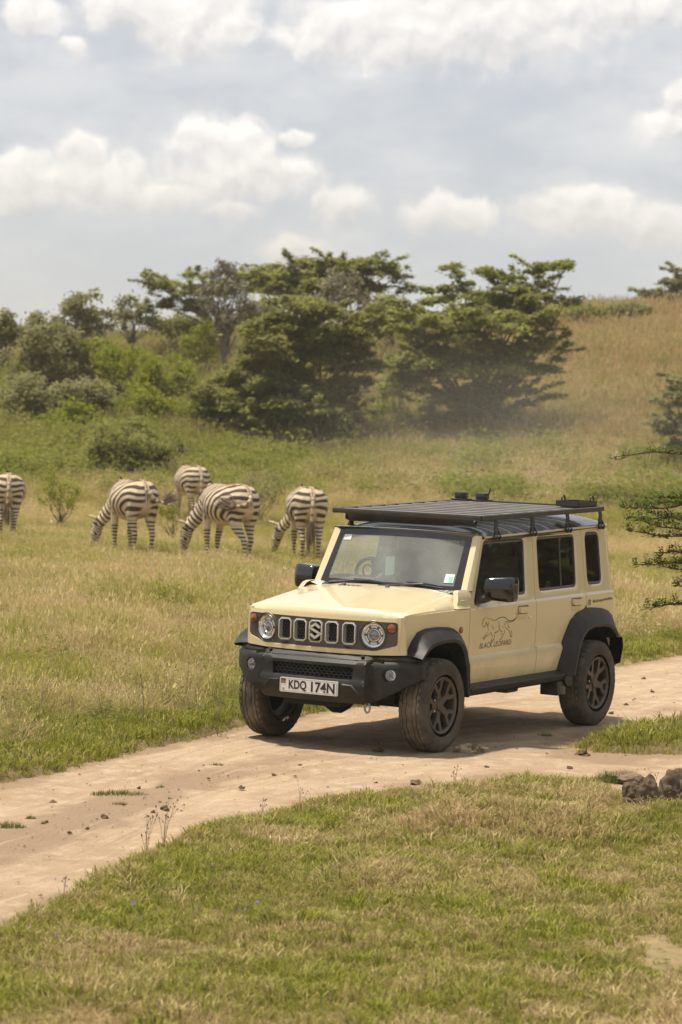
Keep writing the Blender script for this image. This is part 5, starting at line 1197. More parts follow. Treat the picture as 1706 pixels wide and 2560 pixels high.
# ------------------------------------------------------------------ trees and shrubs
m_bark = M('bark', (.11, .085, .06), .9, var=.35, vscale=8)
m_bark_y = M('pale_bark', (.17, .145, .10), .9, var=.3, vscale=8)
L_ACA = leaf_mat('acacia_leaf', (.165, .172, .048), (.31, .315, .10), trans=.58)
L_ACA2 = leaf_mat('acacia_leaf_light', (.195, .208, .055), (.345, .355, .115), trans=.6)
L_GREY = leaf_mat('grey_leaf', (.20, .20, .078), (.33, .32, .15), trans=.5)
L_LIME = leaf_mat('lime_leaf', (.18, .21, .022), (.30, .32, .045), trans=.45)
L_PALE = leaf_mat('silver_leaf', (.17, .165, .105), (.31, .28, .20), trans=.25)
L_THORN = leaf_mat('thorn_leaf', (.085, .125, .026), (.17, .205, .05), trans=.45)
def leaf_quads(C, size, flat, g, aspect=.45):
    """one lozenge leaf spray at every centre"""
    n = len(C); nr = g.normal(size=(n, 3)); nr /= np.linalg.norm(nr, axis=1, keepdims=True); nr[:, 2] = np.abs(nr[:, 2]); nr = nr * (1 - flat) + np.array([0, 0, 1.0]) * flat; nr /= np.linalg.norm(nr, axis=1, keepdims=True)
    a = g.normal(size=(n, 3)); a -= nr * (a * nr).sum(1, keepdims=True); a /= np.linalg.norm(a, axis=1, keepdims=True); b = np.cross(nr, a)
    s = size * g.uniform(.5, 1.25, n)[:, None]
    V = np.stack([C - a * s, C - b * s * aspect + a * s * .1, C + a * s, C + b * s * aspect + a * s * .1], 1)
    return V.reshape(-1, 3)
def crown(name, blobs, mat, parent, seed, size, npad, nleaf, flat=.65, padflat=.22, padr=.34, fuzz=.12, sprays=0):
    """blobs: (centre, (rx, ry, rz)) in the tree's own frame; each is filled with separate leaf pads"""
    g = np.random.default_rng(seed); Cs = []; Ts = []; pads = []
    for (c, r) in blobs:
        k = max(6, int(2.4 * npad * (.56 if sprays else .8) * (r[0] * max(r[2], .4 * r[0])) ** .8)); d = g.normal(size=(k, 3)); d /= np.linalg.norm(d, axis=1, keepdims=True); rad = g.uniform(.35, 1.0, (k, 1)) ** .6
        pc = np.array(c) + d * rad * np.array(r); pr = padr * (np.mean(r[:2]) ** .6) * g.uniform(.5, 1.5, k)
        for p, q in zip(pc, pr):
            m = max(16, int((11.0 if sprays else 6.0) * nleaf * q ** 1.6)); u = g.normal(size=(m, 3)) * (np.array([.50, .50, .10]) if sprays else np.array([.46, .46, padflat * .75])) * q
            u[:, 2] -= .18 * (u[:, 0] ** 2 + u[:, 1] ** 2) / q
            Cs.append(p + u); Ts.append(np.clip(g.normal(.5, .22) + g.normal(0, .16, m), 0, 1)); pads.append(p)
    tips = []
    if sprays:
        rr = np.array([b[1][0] * b[1][2] for b in blobs]); 
        for q in range(sprays):
            c, r = blobs[g.choice(len(blobs), p=rr / rr.sum())]; c = np.array(c); a = g.uniform(0, 6.283); e = g.uniform(-.1, .75)
            d = np.array([math.cos(a) * math.cos(e), math.sin(a) * math.cos(e), math.sin(e)]); p0 = c + d * np.array(r) * .8; L = g.uniform(.45, 1.35) * (.5 + .3 * r[0]); d2 = d * np.array([1, 1, .55]) + np.array([0, 0, .12]); p1 = p0 + d2 * L * .55 + np.array([0, 0, .10 * L]); p2 = p0 + d2 * L + np.array([0, 0, .02 * L])
            m = int(30 + 80 * L); t = g.uniform(0, 1, m)[:, None]; P = p0 * (1 - t) ** 2 + p1 * 2 * t * (1 - t) + p2 * t * t
            Cs.append(P + g.normal(size=(m, 3)) * np.array([.07, .07, .028]) * (1.25 - t)); Ts.append(np.clip(g.normal(.6, .2) + g.normal(0, .15, m), 0, 1)); tips.append((p0, p1, p2))
    crown.tips = tips
    C = np.concatenate(Cs); C += np.clip(g.standard_t(2.5, C.shape), -2.6, 2.6) * size * (.22 if sprays else .5); T = np.concatenate(Ts)
    V = leaf_quads(C, size * (.68 if sprays else .78), flat * .8, g); F = np.arange(len(V)).reshape(-1, 4)
    np_mesh(name, V, F, mat, parent, attrs={'tint': np.repeat(T, 4)})
    return pads
def limbs(name, base, pads, r0, mat, parent, seed, n=14, trunk_top=None):
    rs = random.Random(seed); s = MB(); base = Vector(base); tt = Vector(trunk_top) if trunk_top else base + Vector((0, 0, .5))
    s.tube([base - Vector((0, 0, .25)), base.lerp(tt, .5) + Vector((rs.uniform(-.1, .1), 0, 0)), tt], [r0 * 1.25, r0, r0 * .8], 7)
    for p in rs.sample(list(pads), min(n, len(pads))):
        p = Vector(p); m = tt.lerp(p, .5) + Vector((rs.uniform(-.3, .3), rs.uniform(-.3, .3), rs.uniform(.0, .3) * (p - tt).length * .15)); q1 = tt.lerp(m, .5) + Vector((rs.uniform(-.1, .1), rs.uniform(-.1, .1), 0))
        s.tube([tt - Vector((0, 0, .1)), q1, m, m.lerp(p, .6), p], [r0 * .42, r0 * .30, r0 * .2, r0 * .12, r0 * .05], 5, cap=False)
    return s.obj(name, mat, parent, 60)
def tree(name, label, cat, group, Y, base, blobs, mat, bark, seed, size=.16, npad=9, nleaf=90, flat=.65, padflat=.22, padr=.34, r0=.16, trunk=.8, nl=14, depth=.8, sprays=0):
    """base and blobs in picture units (u, v[, ru, rv]); everything is turned into metres at depth Y"""
    k = 1706 / 1568 * Y / 7500; g = random.Random(seed); b = at(base[0], base[1], Y); z = float(ground_h(np.array([b.x]), np.array([b.y]))[0]); root = empty(name, (b.x, b.y, z)); tag(root, label, cat, group)
    bl = []
    for (u, v, ru, rv) in blobs:
        dy = g.uniform(-.5, .5) * ru * k; p = at(u, v, Y + dy); bl.append(((p.x - b.x, p.y - b.y, p.z - z), (ru * k, ru * k * depth, rv * k)))
    pads = crown('crown', bl, mat, root, seed, size, npad, nleaf, flat, padflat, padr, sprays=sprays)
    if crown.tips:
        tw = MB()
        for tp in crown.tips: tw.tube(tp, [.022, .014, .006], 4, cap=False)
        tw.obj('twig', bark, root, None)['kind'] = 'stuff'
    lo = min(c[2] - r[2] for c, r in bl); limbs('trunk', (0, 0, 0), pads, r0, bark, root, seed, nl, (0, 0, max(.2, min(trunk, .45 * min(c[2] for c, r in bl)))))
    return root
GT = 'trees and shrubs on the hillside'
# dense acacia in the middle
tree('acacia_tree', 'broad dark acacia bush in the middle, branches down to the grass', 'tree', GT, 97, (720, 1030),
     [(690, 950, 150, 75), (600, 880, 110, 60), (740, 860, 130, 70), (650, 790, 120, 60), (770, 770, 90, 70), (590, 950, 120, 60), (790, 960, 60, 60), (700, 720, 95, 45), (500, 900, 70, 55), (830, 800, 60, 60), (640, 1000, 90, 30), (760, 1000, 80, 35)], L_ACA, m_bark, 11, size=.15, npad=14, nleaf=130, r0=.22, nl=26, sprays=70)
# flat topped acacias on the skyline
tree('umbrella_acacia', 'flat topped umbrella acacia rising highest against the sky', 'tree', GT, 122, (690, 800),
     [(720, 625, 130, 28), (800, 608, 80, 20), (640, 645, 90, 26), (855, 612, 50, 22), (700, 660, 110, 24), (780, 660, 90, 30), (880, 640, 40, 26), (910, 615, 32, 10), (930, 650, 22, 24)], L_ACA2, m_bark, 12, size=.17, npad=15, nleaf=90, padflat=.14, flat=.8, r0=.25, trunk=4.5, nl=28, sprays=60)
tree('umbrella_acacia', 'thin umbrella acacia with open layers reaching to the left on the skyline', 'tree', GT, 126, (520, 790),
     [(430, 662, 90, 16), (380, 650, 55, 9), (350, 700, 55, 14), (440, 700, 60, 14), (450, 632, 50, 6), (500, 665, 50, 16), (560, 650, 40, 22)], L_ACA2, m_bark, 13, size=.16, npad=11, nleaf=70, padflat=.14, flat=.8, r0=.2, trunk=2.6, nl=24, sprays=40)
# large loose acacia on the right
tree('acacia_tree', 'large loose acacia on the right with long bare tips against the sky', 'tree', GT, 99, (1100, 1000),
     [(1090, 760, 160, 60), (1180, 730, 110, 50), (990, 740, 110, 45), (1080, 690, 110, 30), (1190, 670, 80, 30), (1060, 850, 160, 60), (1200, 830, 90, 60), (950, 830, 90, 50), (1040, 930, 110, 50), (1150, 920, 110, 45), (1270, 790, 40, 30), (1255, 650, 40, 40), (1190, 640, 30, 35),
      (1050, 630, 16, 20), (1035, 612, 24, 7), (1070, 655, 18, 22), (1130, 622, 34, 9), (1160, 640, 24, 22), (1225, 620, 18, 22), (1270, 608, 50, 8), (1305, 605, 24, 5), (1000, 665, 40, 10), (1290, 690, 40, 10)], L_ACA2, m_bark, 14, size=.14, npad=13, nleaf=100, r0=.24, nl=36, trunk=1.4, sprays=100)
tree('silver_tree', 'slim pale silvery tree standing above the others on the ridge', 'tree', GT, 116, (515, 800), [(515, 640, 34, 40), (540, 680, 32, 40), (485, 690, 34, 38), (515, 735, 40, 30), (560, 720, 24, 30), (512, 605, 18, 14)], L_PALE, m_bark_y, 15, size=.12, npad=12, nleaf=90, flat=.3, padflat=.4, r0=.12, trunk=2.2)
tree('silver_tree', 'pale bush poking out between the acacia crowns', 'tree', GT, 112, (780, 760), [(780, 640, 45, 30), (760, 680, 60, 40), (810, 700, 40, 40)], L_PALE, m_bark_y, 16, size=.12, npad=10, nleaf=70, flat=.3, padflat=.4, r0=.1, trunk=2)
# left hand shrubs along the ridge
tree('grey_shrub', 'tall grey green shrub with a rounded double top at the left ridge', 'shrub', GT, 116, (190, 800), [(190, 705, 52, 38), (165, 745, 52, 40), (225, 735, 34, 44), (190, 775, 60, 30)], L_GREY, m_bark, 17, size=.13, npad=13, nleaf=100, flat=.35, padflat=.38, r0=.12)
tree('grey_shrub', 'wide olive shrub left of the bright green bushes', 'shrub', GT, 108, (110, 900), [(110, 780, 70, 50), (60, 830, 60, 50), (150, 840, 70, 50), (200, 850, 60, 45), (95, 740, 45, 22)], L_GREY, m_bark, 18, size=.13, npad=12, nleaf=95, flat=.4, padflat=.34, r0=.14)
tree('grey_shrub', 'shrub cut by the left edge of the picture on the ridge', 'shrub', GT, 120, (5, 800), [(0, 735, 40, 26), (20, 770, 50, 30), (-30, 760, 60, 50), (50, 760, 30, 20)], L_GREY, m_bark, 19, size=.14, npad=12, nleaf=90, flat=.4, padflat=.34, r0=.12)
tree('grey_shrub', 'small dark shrub alone on the skyline beside the silver tree', 'shrub', GT, 126, (305, 770), [(305, 705, 46, 28), (285, 735, 40, 26), (340, 725, 34, 28)], L_GREY, m_bark, 20, size=.13, npad=13, nleaf=90, flat=.4, padflat=.3, r0=.1)
tree('grey_shrub', 'low spreading grey acacia at the foot of the slope, left', 'shrub', GT, 98.5, (120, 1010), [(120, 900, 110, 40), (60, 930, 80, 50), (170, 940, 90, 45), (100, 970, 110, 40), (230, 900, 50, 26)], L_GREY, m_bark, 21, size=.13, npad=13, nleaf=110, flat=.65, padflat=.18, r0=.14)
LG = [((170, 1005), [(170, 955, 60, 28), (130, 980, 40, 26), (205, 980, 40, 28)], 95, 'bright lime bush in front of the low grey acacia'), ((280, 890), [(280, 830, 70, 34), (230, 805, 50, 26), (330, 850, 50, 34)], 108, 'yellow green thicket halfway up the left slope'),
      ((380, 910), [(380, 860, 55, 32), (420, 840, 34, 30), (350, 890, 60, 26)], 106, 'lime thicket beside the dark acacia, upper one'), ((330, 990), [(320, 930, 80, 36), (390, 950, 60, 34), (270, 960, 50, 30)], 100, 'lime thicket beside the dark acacia, lower one'), ((905, 980), [(905, 900, 46, 40), (880, 950, 40, 34)], 100, 'yellow green shrub between the two big acacias'), ((470, 850), [(455, 800, 50, 30), (480, 760, 40, 20)], 118, 'small lime shrub below the silver tree')]
for i, (b, bl, Y, lab) in enumerate(LG): tree('lime_bush', lab, 'bush', GT, Y, b, bl, L_LIME, m_bark, 30 + i, size=.12, npad=13, nleaf=85, flat=.3, padflat=.42, r0=.06, trunk=.3)
tree('dark_bush', 'rounded dark green bush behind the zebras', 'bush', GT, 86, (300, 1090), [(290, 1020, 75, 50), (250, 1040, 45, 38), (340, 1050, 60, 36), (300, 985, 45, 22), (290, 1070, 70, 24)], L_ACA, m_bark, 41, size=.10, npad=15, nleaf=120, flat=.4, padflat=.34, r0=.07, trunk=.3)
tree('dark_bush', 'flat dark bush to the right of the rounded one', 'bush', GT, 90, (400, 1060), [(400, 1025, 55, 24), (430, 1040, 30, 20), (370, 1040, 30, 20)], L_ACA, m_bark, 42, size=.10, npad=15, nleaf=110, flat=.4, padflat=.34, r0=.05, trunk=.3)
tree('weedy_shrub', 'light green weedy shrub between the two left zebras', 'bush', GT, 72, (140, 1165), [(120, 1110, 26, 34), (150, 1130, 34, 28), (110, 1140, 18, 26), (135, 1152, 40, 16)], L_LIME, m_bark, 43, size=.06, npad=26, nleaf=120, flat=.3, padflat=.45, r0=.03, trunk=.2)
tree('weedy_shrub', 'greyish weedy shrub behind the middle zebras', 'bush', GT, 76, (600, 1150), [(600, 1105, 52, 24), (570, 1120, 30, 20), (640, 1120, 28, 20), (600, 1136, 56, 14)], L_GREY, m_bark, 44, size=.06, npad=22, nleaf=80, flat=.3, padflat=.45, r0=.03, trunk=.2)
tree('weedy_shrub', 'bright leafy plant behind the tail of the left zebra', 'bush', GT, 66, (400, 1190), [(395, 1160, 18, 22), (375, 1170, 14, 14), (390, 1180, 22, 12)], L_LIME, m_bark, 45, size=.05, npad=40, nleaf=120, flat=.3, padflat=.45, r0=.02, trunk=.15)
tree('acacia_tree', 'acacia at the right edge of the skyline', 'tree', GT, 150, (1560, 760), [(1545, 650, 40, 16), (1560, 625, 20, 14), (1540, 680, 60, 14), (1600, 660, 60, 40), (1580, 700, 60, 20), (1500, 672, 22, 6)], L_GREY, m_bark, 46, size=.18, npad=10, nleaf=80, flat=.6, padflat=.2, r0=.2, trunk=2, sprays=25)
tree('grey_shrub', 'grey green acacia shrub at the right edge above the thorn branches', 'shrub', GT, 92, (1590, 1040), [(1575, 900, 50, 30), (1560, 950, 50, 36), (1600, 880, 50, 30), (1575, 1000, 60, 34), (1530, 980, 30, 16)], L_GREY, m_bark, 47, size=.12, npad=13, nleaf=110, flat=.65, padflat=.2, r0=.1, sprays=25)
for i, (u, v, w_, h_, lab) in enumerate([(1240, 745, 40, 22, 'low shrub under the right tips of the large acacia'), (1350, 716, 50, 6, 'low fuzzy shrub on the bare ridge, left of two'), (1450, 710, 50, 6, 'low fuzzy shrub on the bare ridge, right of two'), (420, 745, 60, 16, 'low olive shrub on the ridge below the umbrella acacia'), (600, 720, 60, 24, 'olive shrub on the ridge behind the central acacia'), (900, 720, 70, 40, 'olive shrub filling the gap between the big acacias')]):
    tree('ridge_shrub', lab, 'shrub', GT, 142 if i < 3 else 128, (u, v + h_ * 1.5), [(u, v, w_, h_), (u - w_ * .5, v + h_ * .4, w_ * .6, h_ * .7), (u + w_ * .5, v + h_ * .4, w_ * .6, h_ * .7)], L_ACA2 if i % 2 else L_GREY, m_bark, 60 + i, size=.15, npad=13, nleaf=90, flat=.3, padflat=.4, r0=.06, trunk=.4)
# the thicket that goes on to the right of the picture
for i, (X, Y, h) in enumerate([(15, 33, 7.5), (20, 38, 9.0), (25, 36, 8.5), (24, 46, 10.0), (31, 43, 10.5), (35, 54, 12.0), (30, 29, 8.5), (40, 44, 12)]):
    z = float(ground_h(np.array([float(X)]), np.array([float(Y)]))[0]); r = empty('acacia_tree', (X, Y, z)); tag(r, 'acacia of the thicket beyond the right edge, ' + ['small one nearest the track', 'second one from the track', 'middle one of the front row', 'middle one of the back row', 'broad one behind the front row', 'tallest one at the back', 'low one at the near end', 'tall one at the far end'][i], 'tree', 'thicket to the right of the track')
    pads = crown('crown', [((0, 0, h * .72), (h * .42, h * .42, h * .26)), ((-.2 * h, .1 * h, h * .4), (h * .34, h * .34, h * .3)), ((.22 * h, -.1 * h, h * .42), (h * .34, h * .34, h * .3))], L_ACA, r, 80 + i, .30, 3, 14); limbs('trunk', (0, 0, 0), pads, .2, m_bark, r, 80 + i, 10, (0, 0, h * .25))

# white wild flowers standing in the grass below the shrubs
def flowers(name, label, pts, mat, size, seed):
    g = np.random.default_rng(seed); V = leaf_quads(np.array(pts), size, .3, g, .8); np_mesh(name, V, np.arange(len(V)).reshape(-1, 4), mat); tag(bpy.data.objects[name], label, 'flowers', kind='stuff')
fl = []
for (u0, v0, u1, v1, Y, n) in [(90, 985, 230, 1090, 84, 26), (230, 960, 450, 1010, 84, 12), (560, 1070, 720, 1140, 74, 16), (980, 930, 1100, 1010, 92, 16), (820, 990, 1300, 1060, 88, 26), (1250, 850, 1420, 980, 96, 20), (90, 1060, 170, 1110, 70, 12)]:
    for i in range(n):
        p = at(rng.uniform(u0, u1), rng.uniform(v0, v1), Y); yy = p.y + rng.normal(0, 3); fl.append((p.x, yy, float(ground_h(np.array([p.x]), np.array([yy]))[0]) + rng.uniform(.3, .5)))
flowers('white_flowers', 'small white wild flowers scattered below the shrubs', fl, M('petal_white', (.62, .62, .50), .8), .022, 3)


# thin warm dust haze over the plain, added to lighten the dark tree crowns
hz = MB().box((0, 3300, -20.5), (9000, 7800, 85)).obj('haze', None, None, None); tag(hz, kind='stuff')
hm = bpy.data.materials.new('haze'); hm.use_nodes = True; hn = hm.node_tree; hn.nodes.clear(); pv = hn.nodes.new('ShaderNodeVolumePrincipled'); pv.inputs['Color'].default_value = (.95, .87, .70, 1); pv.inputs['Density'].default_value = .00045; pv.inputs['Anisotropy'].default_value = .3
ho = hn.nodes.new('ShaderNodeOutputMaterial'); hn.links.new(pv.outputs[0], ho.inputs['Volume']); hz.data.materials.append(hm)

# dust thrown up by the wheels, drifting behind the car
dm = bpy.data.materials.new('dust'); dm.use_nodes = True; dn = dm.node_tree; dn.nodes.clear(); pv = dn.nodes.new('ShaderNodeVolumePrincipled'); pv.inputs['Color'].default_value = (.95, .88, .74, 1); pv.inputs['Density'].default_value = .014; pv.inputs['Anisotropy'].default_value = .2
do = dn.nodes.new('ShaderNodeOutputMaterial'); dn.links.new(pv.outputs[0], do.inputs['Volume'])
tcd = dn.nodes.new('ShaderNodeTexCoord'); ln = dn.nodes.new('ShaderNodeVectorMath'); ln.operation = 'LENGTH'; dn.links.new(tcd.outputs['Object'], ln.inputs[0])
fo = dn.nodes.new('ShaderNodeMapRange'); fo.interpolation_type = 'SMOOTHSTEP'; dn.links.new(ln.outputs['Value'], fo.inputs[0]); fo.inputs[1].default_value = 1.0; fo.inputs[2].default_value = .1; fo.inputs[4].default_value = .020
nzd = dn.nodes.new('ShaderNodeTexNoise'); nzd.inputs['Scale'].default_value = 2.2; nzd.inputs['Detail'].default_value = 3; dn.links.new(tcd.outputs['Object'], nzd.inputs['Vector'])
mud = dn.nodes.new('ShaderNodeMath'); mud.operation = 'MULTIPLY'; dn.links.new(fo.outputs[0], mud.inputs[0]); dn.links.new(nzd.outputs[0], mud.inputs[1]); dn.links.new(mud.outputs[0], pv.inputs['Density'])
bm = bmesh.new(); bmesh.ops.create_icosphere(bm, subdivisions=3, radius=1); me = bpy.data.meshes.new('dust_cloud'); bm.to_mesh(me); bm.free()
dc = mesh_obj('dust_cloud', me, dm, None, 180); q = at(1150, 940, 84); dc.location = (q.x, q.y, 1.8); dc.scale = (8, 11, 3.6); tag(dc, 'thin pale dust drifting in front of the right acacia behind the car', 'dust', kind='stuff')

# ------------------------------------------------------------------ stones, clods and tufts on the track
m_rock = M('lava_rock', (.125, .095, .065), .95, var=.5, vscale=9, bump=1.0, bscale=22, spec=.1)
m_clod = M('earth_clod', (.13, .09, .055), .95, var=.4, vscale=30, bump=.6, bscale=60, spec=.1)
def rock_mesh(name, size, seed, mat, parent=None, rough=.30, cut=.25, sub=5):
    bm = bmesh.new(); bmesh.ops.create_icosphere(bm, subdivisions=sub, radius=1)
    sd = Vector((seed * 3.7, seed * 1.3, seed * 2.1))
    for v in bm.verts:
        d = v.co.normalized(); n = noise.fractal(d * 1.1 + sd, .9, 2, 3) * rough * 1.4 + noise.fractal(d * 5 + sd, .7, 2.1, 5) * rough * .22
        c = noise.cell(d * 1.7 + sd) * .12
        r = 1 + n + c; p = d * r; p.z = max(p.z, -cut); v.co = Vector((p.x * size[0], p.y * size[1], p.z * size[2]))
    me = bpy.data.meshes.new(name); bm.to_mesh(me); bm.free(); return mesh_obj(name, me, mat, parent, 50)
def on_ground(u, v):
    k = 1706 / 1568; d = RIGHT * ((u * k - 853) / 7500) + UP * (-(v * k - 1280) / 7500) + FWD; p = EYE + d * (EYE.z / -d.z); return p.x, p.y
def ground_at(x, y):
    d = float(track_d(np.array([x]), np.array([y]))[0])
    return max(float(ground_h(np.array([x]), np.array([y]))[0]), float(base_h(np.array([x]), np.array([y]))[0]) if d > -.1 else -9)
def put_rock(name, x, y, size, seed, label, cat, mat, group=None, rz=0.0, sink=.12, **k):
    o = rock_mesh(name, size, seed, mat, **k); o.location = (x, y, ground_at(x, y) + size[2] * (.25 - sink)); o.rotation_euler = (0, 0, rz); return tag(o, label, cat, group)
put_rock('boulder', *on_ground(1468, 1866), (.100, .09, .13), 1, 'brown lava boulder with a slanting flat face standing in the grass', 'boulder', m_rock, rz=.4, sink=-.25)
put_rock('boulder', *on_ground(1566, 1852), (.125, .12, .15), 2, 'dark craggy boulder at the right edge of the picture', 'boulder', m_rock, rz=1.2, rough=.42, sink=-.1)
st = put_rock('stone', 1.02, 22.24, (.115, .08, .055), 3, 'low pale stone capped with dry moss beside the front wheel', 'stone', M('pale_stone', (.36, .29, .20), .95, var=.3, vscale=18, bump=.6, bscale=50))
def blades(n, rx, ry, h, wd, seed, lean=.8, dome=0.0):
    r = np.random.default_rng(seed); V = []; F = []; T = []
    for i in range(n):
        a = r.uniform(0, 6.283); q = math.sqrt(r.uniform()); bx, by = q * rx * math.cos(a), q * ry * math.sin(a); hh = h * r.uniform(.4, 1) * (1 - .6 * q * q); z0 = dome * (1 - q * q); L = lean * hh * r.uniform(.1, 1.1); b = r.uniform(0, 6.283); f = r.uniform(0, 6.283)
        sx, sy = math.cos(f) * wd / 2, math.sin(f) * wd / 2; k = len(V)
        V += [(bx - sx, by - sy, z0 - .01), (bx + sx, by + sy, z0 - .01), (bx + math.cos(b) * L, by + math.sin(b) * L, z0 + hh)]; F.append((k, k + 1, k + 2)); T += [r.uniform()] * 3
    return V, F, T
m_tuftg = leaf_mat('track_tuft', (.12, .16, .03), (.24, .25, .07), trans=.4); m_tuftd = leaf_mat('dry_tuft', (.26, .20, .10), (.42, .34, .19), trans=.35); m_moss = leaf_mat('dry_moss', (.12, .12, .04), (.30, .27, .12), trans=.2)
def tuft_obj(name, loc, args, mat, parent=None):
    V, F, T = blades(*args); o = np_mesh(name, V, F, mat, parent, attrs={'tint': T}); o.location = loc; return o
tuft_obj('moss_cap', (.02, -.02, .0), (420, .095, .07, .022, .006, 5, .8, .052), m_moss, st)
TU = [(275, 1826, .19, .07, .05, 420, 'long low strip of green grass growing on the bare track'), (20, 1902, .11, .06, .06, 260, 'green tuft on the track at the left edge of the picture'), (370, 1811, .035, .02, .035, 60, 'tiny green tuft on the track right of the long grass strip'), (70, 1881, .035, .02, .035, 70, 'tiny green tuft just above the left edge tuft'), (100, 1893, .02, .015, .025, 40, 'smallest green tuft on the track near the left edge'), (498, 1757, .05, .03, .025, 70, 'thin yellowish tuft on the track left of the front wheel'), (1345, 1718, .05, .03, .04, 70, 'small tuft at the tip of the green island'), (1255, 1690, .07, .03, .04, 90, 'flattened tuft in the shadow behind the rear wheel'), (275, 1846, .05, .02, .02, 50, 'flat sparse tuft below the long grass strip')]
for i, (u, v, rx, ry, h, n, lab) in enumerate(TU):
    k = 1706 / 1568; d = RIGHT * ((u * k - 853) / 7500) + UP * (-(v * k - 1280) / 7500) + FWD; p = EYE + d * (EYE.z / -d.z)
    tag(tuft_obj('grass_tuft', (p.x, p.y, ground_at(p.x, p.y)), (n, rx, ry, h, .006, 50 + i), m_tuftg), lab, 'grass tuft', 'tufts on the bare track')
# clods lying on the track
CL = [(378, 1860, .028, 'black clod, largest on the near half of the track'), (352, 1867, .016, 'small clod left of the largest black one'), (320, 1812, .014, 'small clod near the long grass strip'), (556, 1812, .022, 'dark upright clod alone in the middle of the track'), (630, 1782, .016, 'clod on the track well left of the front wheel'), (690, 1760, .014, 'small clod nearest the front right wheel'), (870, 1726, .040, 'flat dark clod left of the front wheel'), (955, 1800, .050, 'flat crumbly clod at the near edge of the track'), (240, 1880, .022, 'flat clod below the long grass strip'), (160, 1915, .014, 'clod near the left foreground bank'), (200, 1905, .013, 'clod between bank and grass strip'), (285, 1850, .012, 'crumb of earth under the grass strip'), (1340, 1735, .060, 'brown heap of crumbs below the green island'), (1310, 1766, .020, 'clod below the brown heap'), (1120, 1765, .018, 'clod in front of the mossy stone'), (865, 1800, .014, 'crumb at the near track edge'), (1480, 1560, .022, 'clod far up the track on the right'), (1500, 1590, .020, 'clod at the far right on the track'), (1405, 1640, .022, 'clod just right of the rear wheel'), (1440, 1620, .018, 'clod right of the rear wheel, farther one'), (108, 1890, .014, 'crumb beside the smallest tuft'), (480, 1790, .012, 'crumb in the middle of the track')]
for i, (u, v, s_, lab) in enumerate(CL):
    k = 1706 / 1568; d = RIGHT * ((u * k - 853) / 7500) + UP * (-(v * k - 1280) / 7500) + FWD; p = EYE + d * (EYE.z / -d.z)
    put_rock('earth_clod', p.x, p.y, (s_, s_ * .8, s_ * (.75 if s_ < .03 else .4)), 20 + i, lab, 'clod', m_clod, 'clods on the track', rz=i * .7, rough=.5, sub=3)
# loose crumbs of soil, too many to count
n = 9500; X = rng.uniform(-2.6, 4.2, n); Y = rng.uniform(13.5, 32, n); D = track_d(X, Y); ac = (Y - ynear(X)) / np.maximum(.5, yfar(X) - ynear(X))
kk = (D > -.08) & (rng.uniform(size=n) < (.16 + .9 * np.exp(-((ac - .52) / .16) ** 2) * np.clip((22 - Y) / 2, .1, 1) + .8 * np.exp(-(np.maximum(D, 0) / .12) ** 2))); X, Y = X[kk], Y[kk]; n = len(X)
Z = base_h(X, Y) + .003; s_ = rng.lognormal(-5.35, .5, n)[:, None, None]; oc = np.array([[1, 0, 0], [0, 1, 0], [-1, 0, 0], [0, -1, 0], [0, 0, .8]], float)
V = np.stack([X, Y, Z], -1)[:, None, :] + oc[None] * s_ * rng.uniform(.6, 1.3, (n, 5, 1)); fi = np.array([[0, 1, 4], [1, 2, 4], [2, 3, 4], [3, 0, 4]]); F = (np.arange(n)[:, None, None] * 5 + fi[None]).reshape(-1, 3)
np_mesh('soil_crumbs', V.reshape(-1, 3), F, m_clod); tag(bpy.data.objects['soil_crumbs'], 'loose brown crumbs of soil strewn over the track', 'crumbs', kind='stuff')
# earth mound with dead grass beside the boulders
o = put_rock('earth_mound', *on_ground(1436, 1794), (.14, .12, .048), 9, 'crumbling earth mound covered with dead grass roots, left of the boulders', 'mound', M('root_soil', (.20, .14, .09), .95, var=.5, vscale=25, bump=1, bscale=40), rz=.5, rough=.35)
tuft_obj('dead_grass', (0, 0, .0), (1500, .15, .13, .055, .004, 77, 1.3, .03), m_tuftd, o); tuft_obj('green_blades', (-.16, -.02, .0), (300, .10, .10, .09, .005, 78, .6, .02), m_tuftg, o)
o = put_rock('earth_mound', *on_ground(1353, 1812), (.06, .06, .035), 10, 'small dry root clump at the edge of the foreground grass', 'mound', bpy.data.materials['root_soil'], rough=.35)
tuft_obj('dead_grass', (0, 0, .0), (420, .09, .08, .07, .004, 79, .9, .02), m_tuftd, o)
# thin dry weeds at the near edge of the track
m_stalk = M('dry_stalk', (.27, .21, .12), .9); m_seed = M('seed_head', (.20, .14, .10), .9)
def weed(x, y, h, n, seed, label, grp='dry weeds at the near track edge', lean=.25):
    root = empty('dry_weed', (x, y, ground_at(x, y))); tag(root, label, 'weed', grp); r = random.Random(seed); s = MB(); hd = MB()
    for i in range(n):
        a = r.uniform(0, 6.283); L = r.uniform(.05, lean) * h; hh = h * r.uniform(.55, 1); e = Vector((math.cos(a) * L, math.sin(a) * L, hh)); m_ = Vector((e.x * .35, e.y * .35, hh * .55)); s.tube([(0, 0, -.01), m_, e], [.0016, .0013, .0008], 4)
        for t in (.62, .8):
            if r.random() < .6: q = m_.lerp(e, (t - .55) / .45); e2 = q + Vector((r.uniform(-.06, .06), r.uniform(-.06, .06), r.uniform(.03, .08))) * (h / .4); s.tube([q, e2], [.0013, .0009], 4); hd.bbox(e2, (.007, .007, .009), .002)
        if n > 4: hd.bbox(e, (.008, .008, .012), .003)
        else: hd.bbox(e, (.004, .004, .010), .001)
    s.obj('stalk', m_stalk, root); hd.obj('seed_head', m_seed, root)
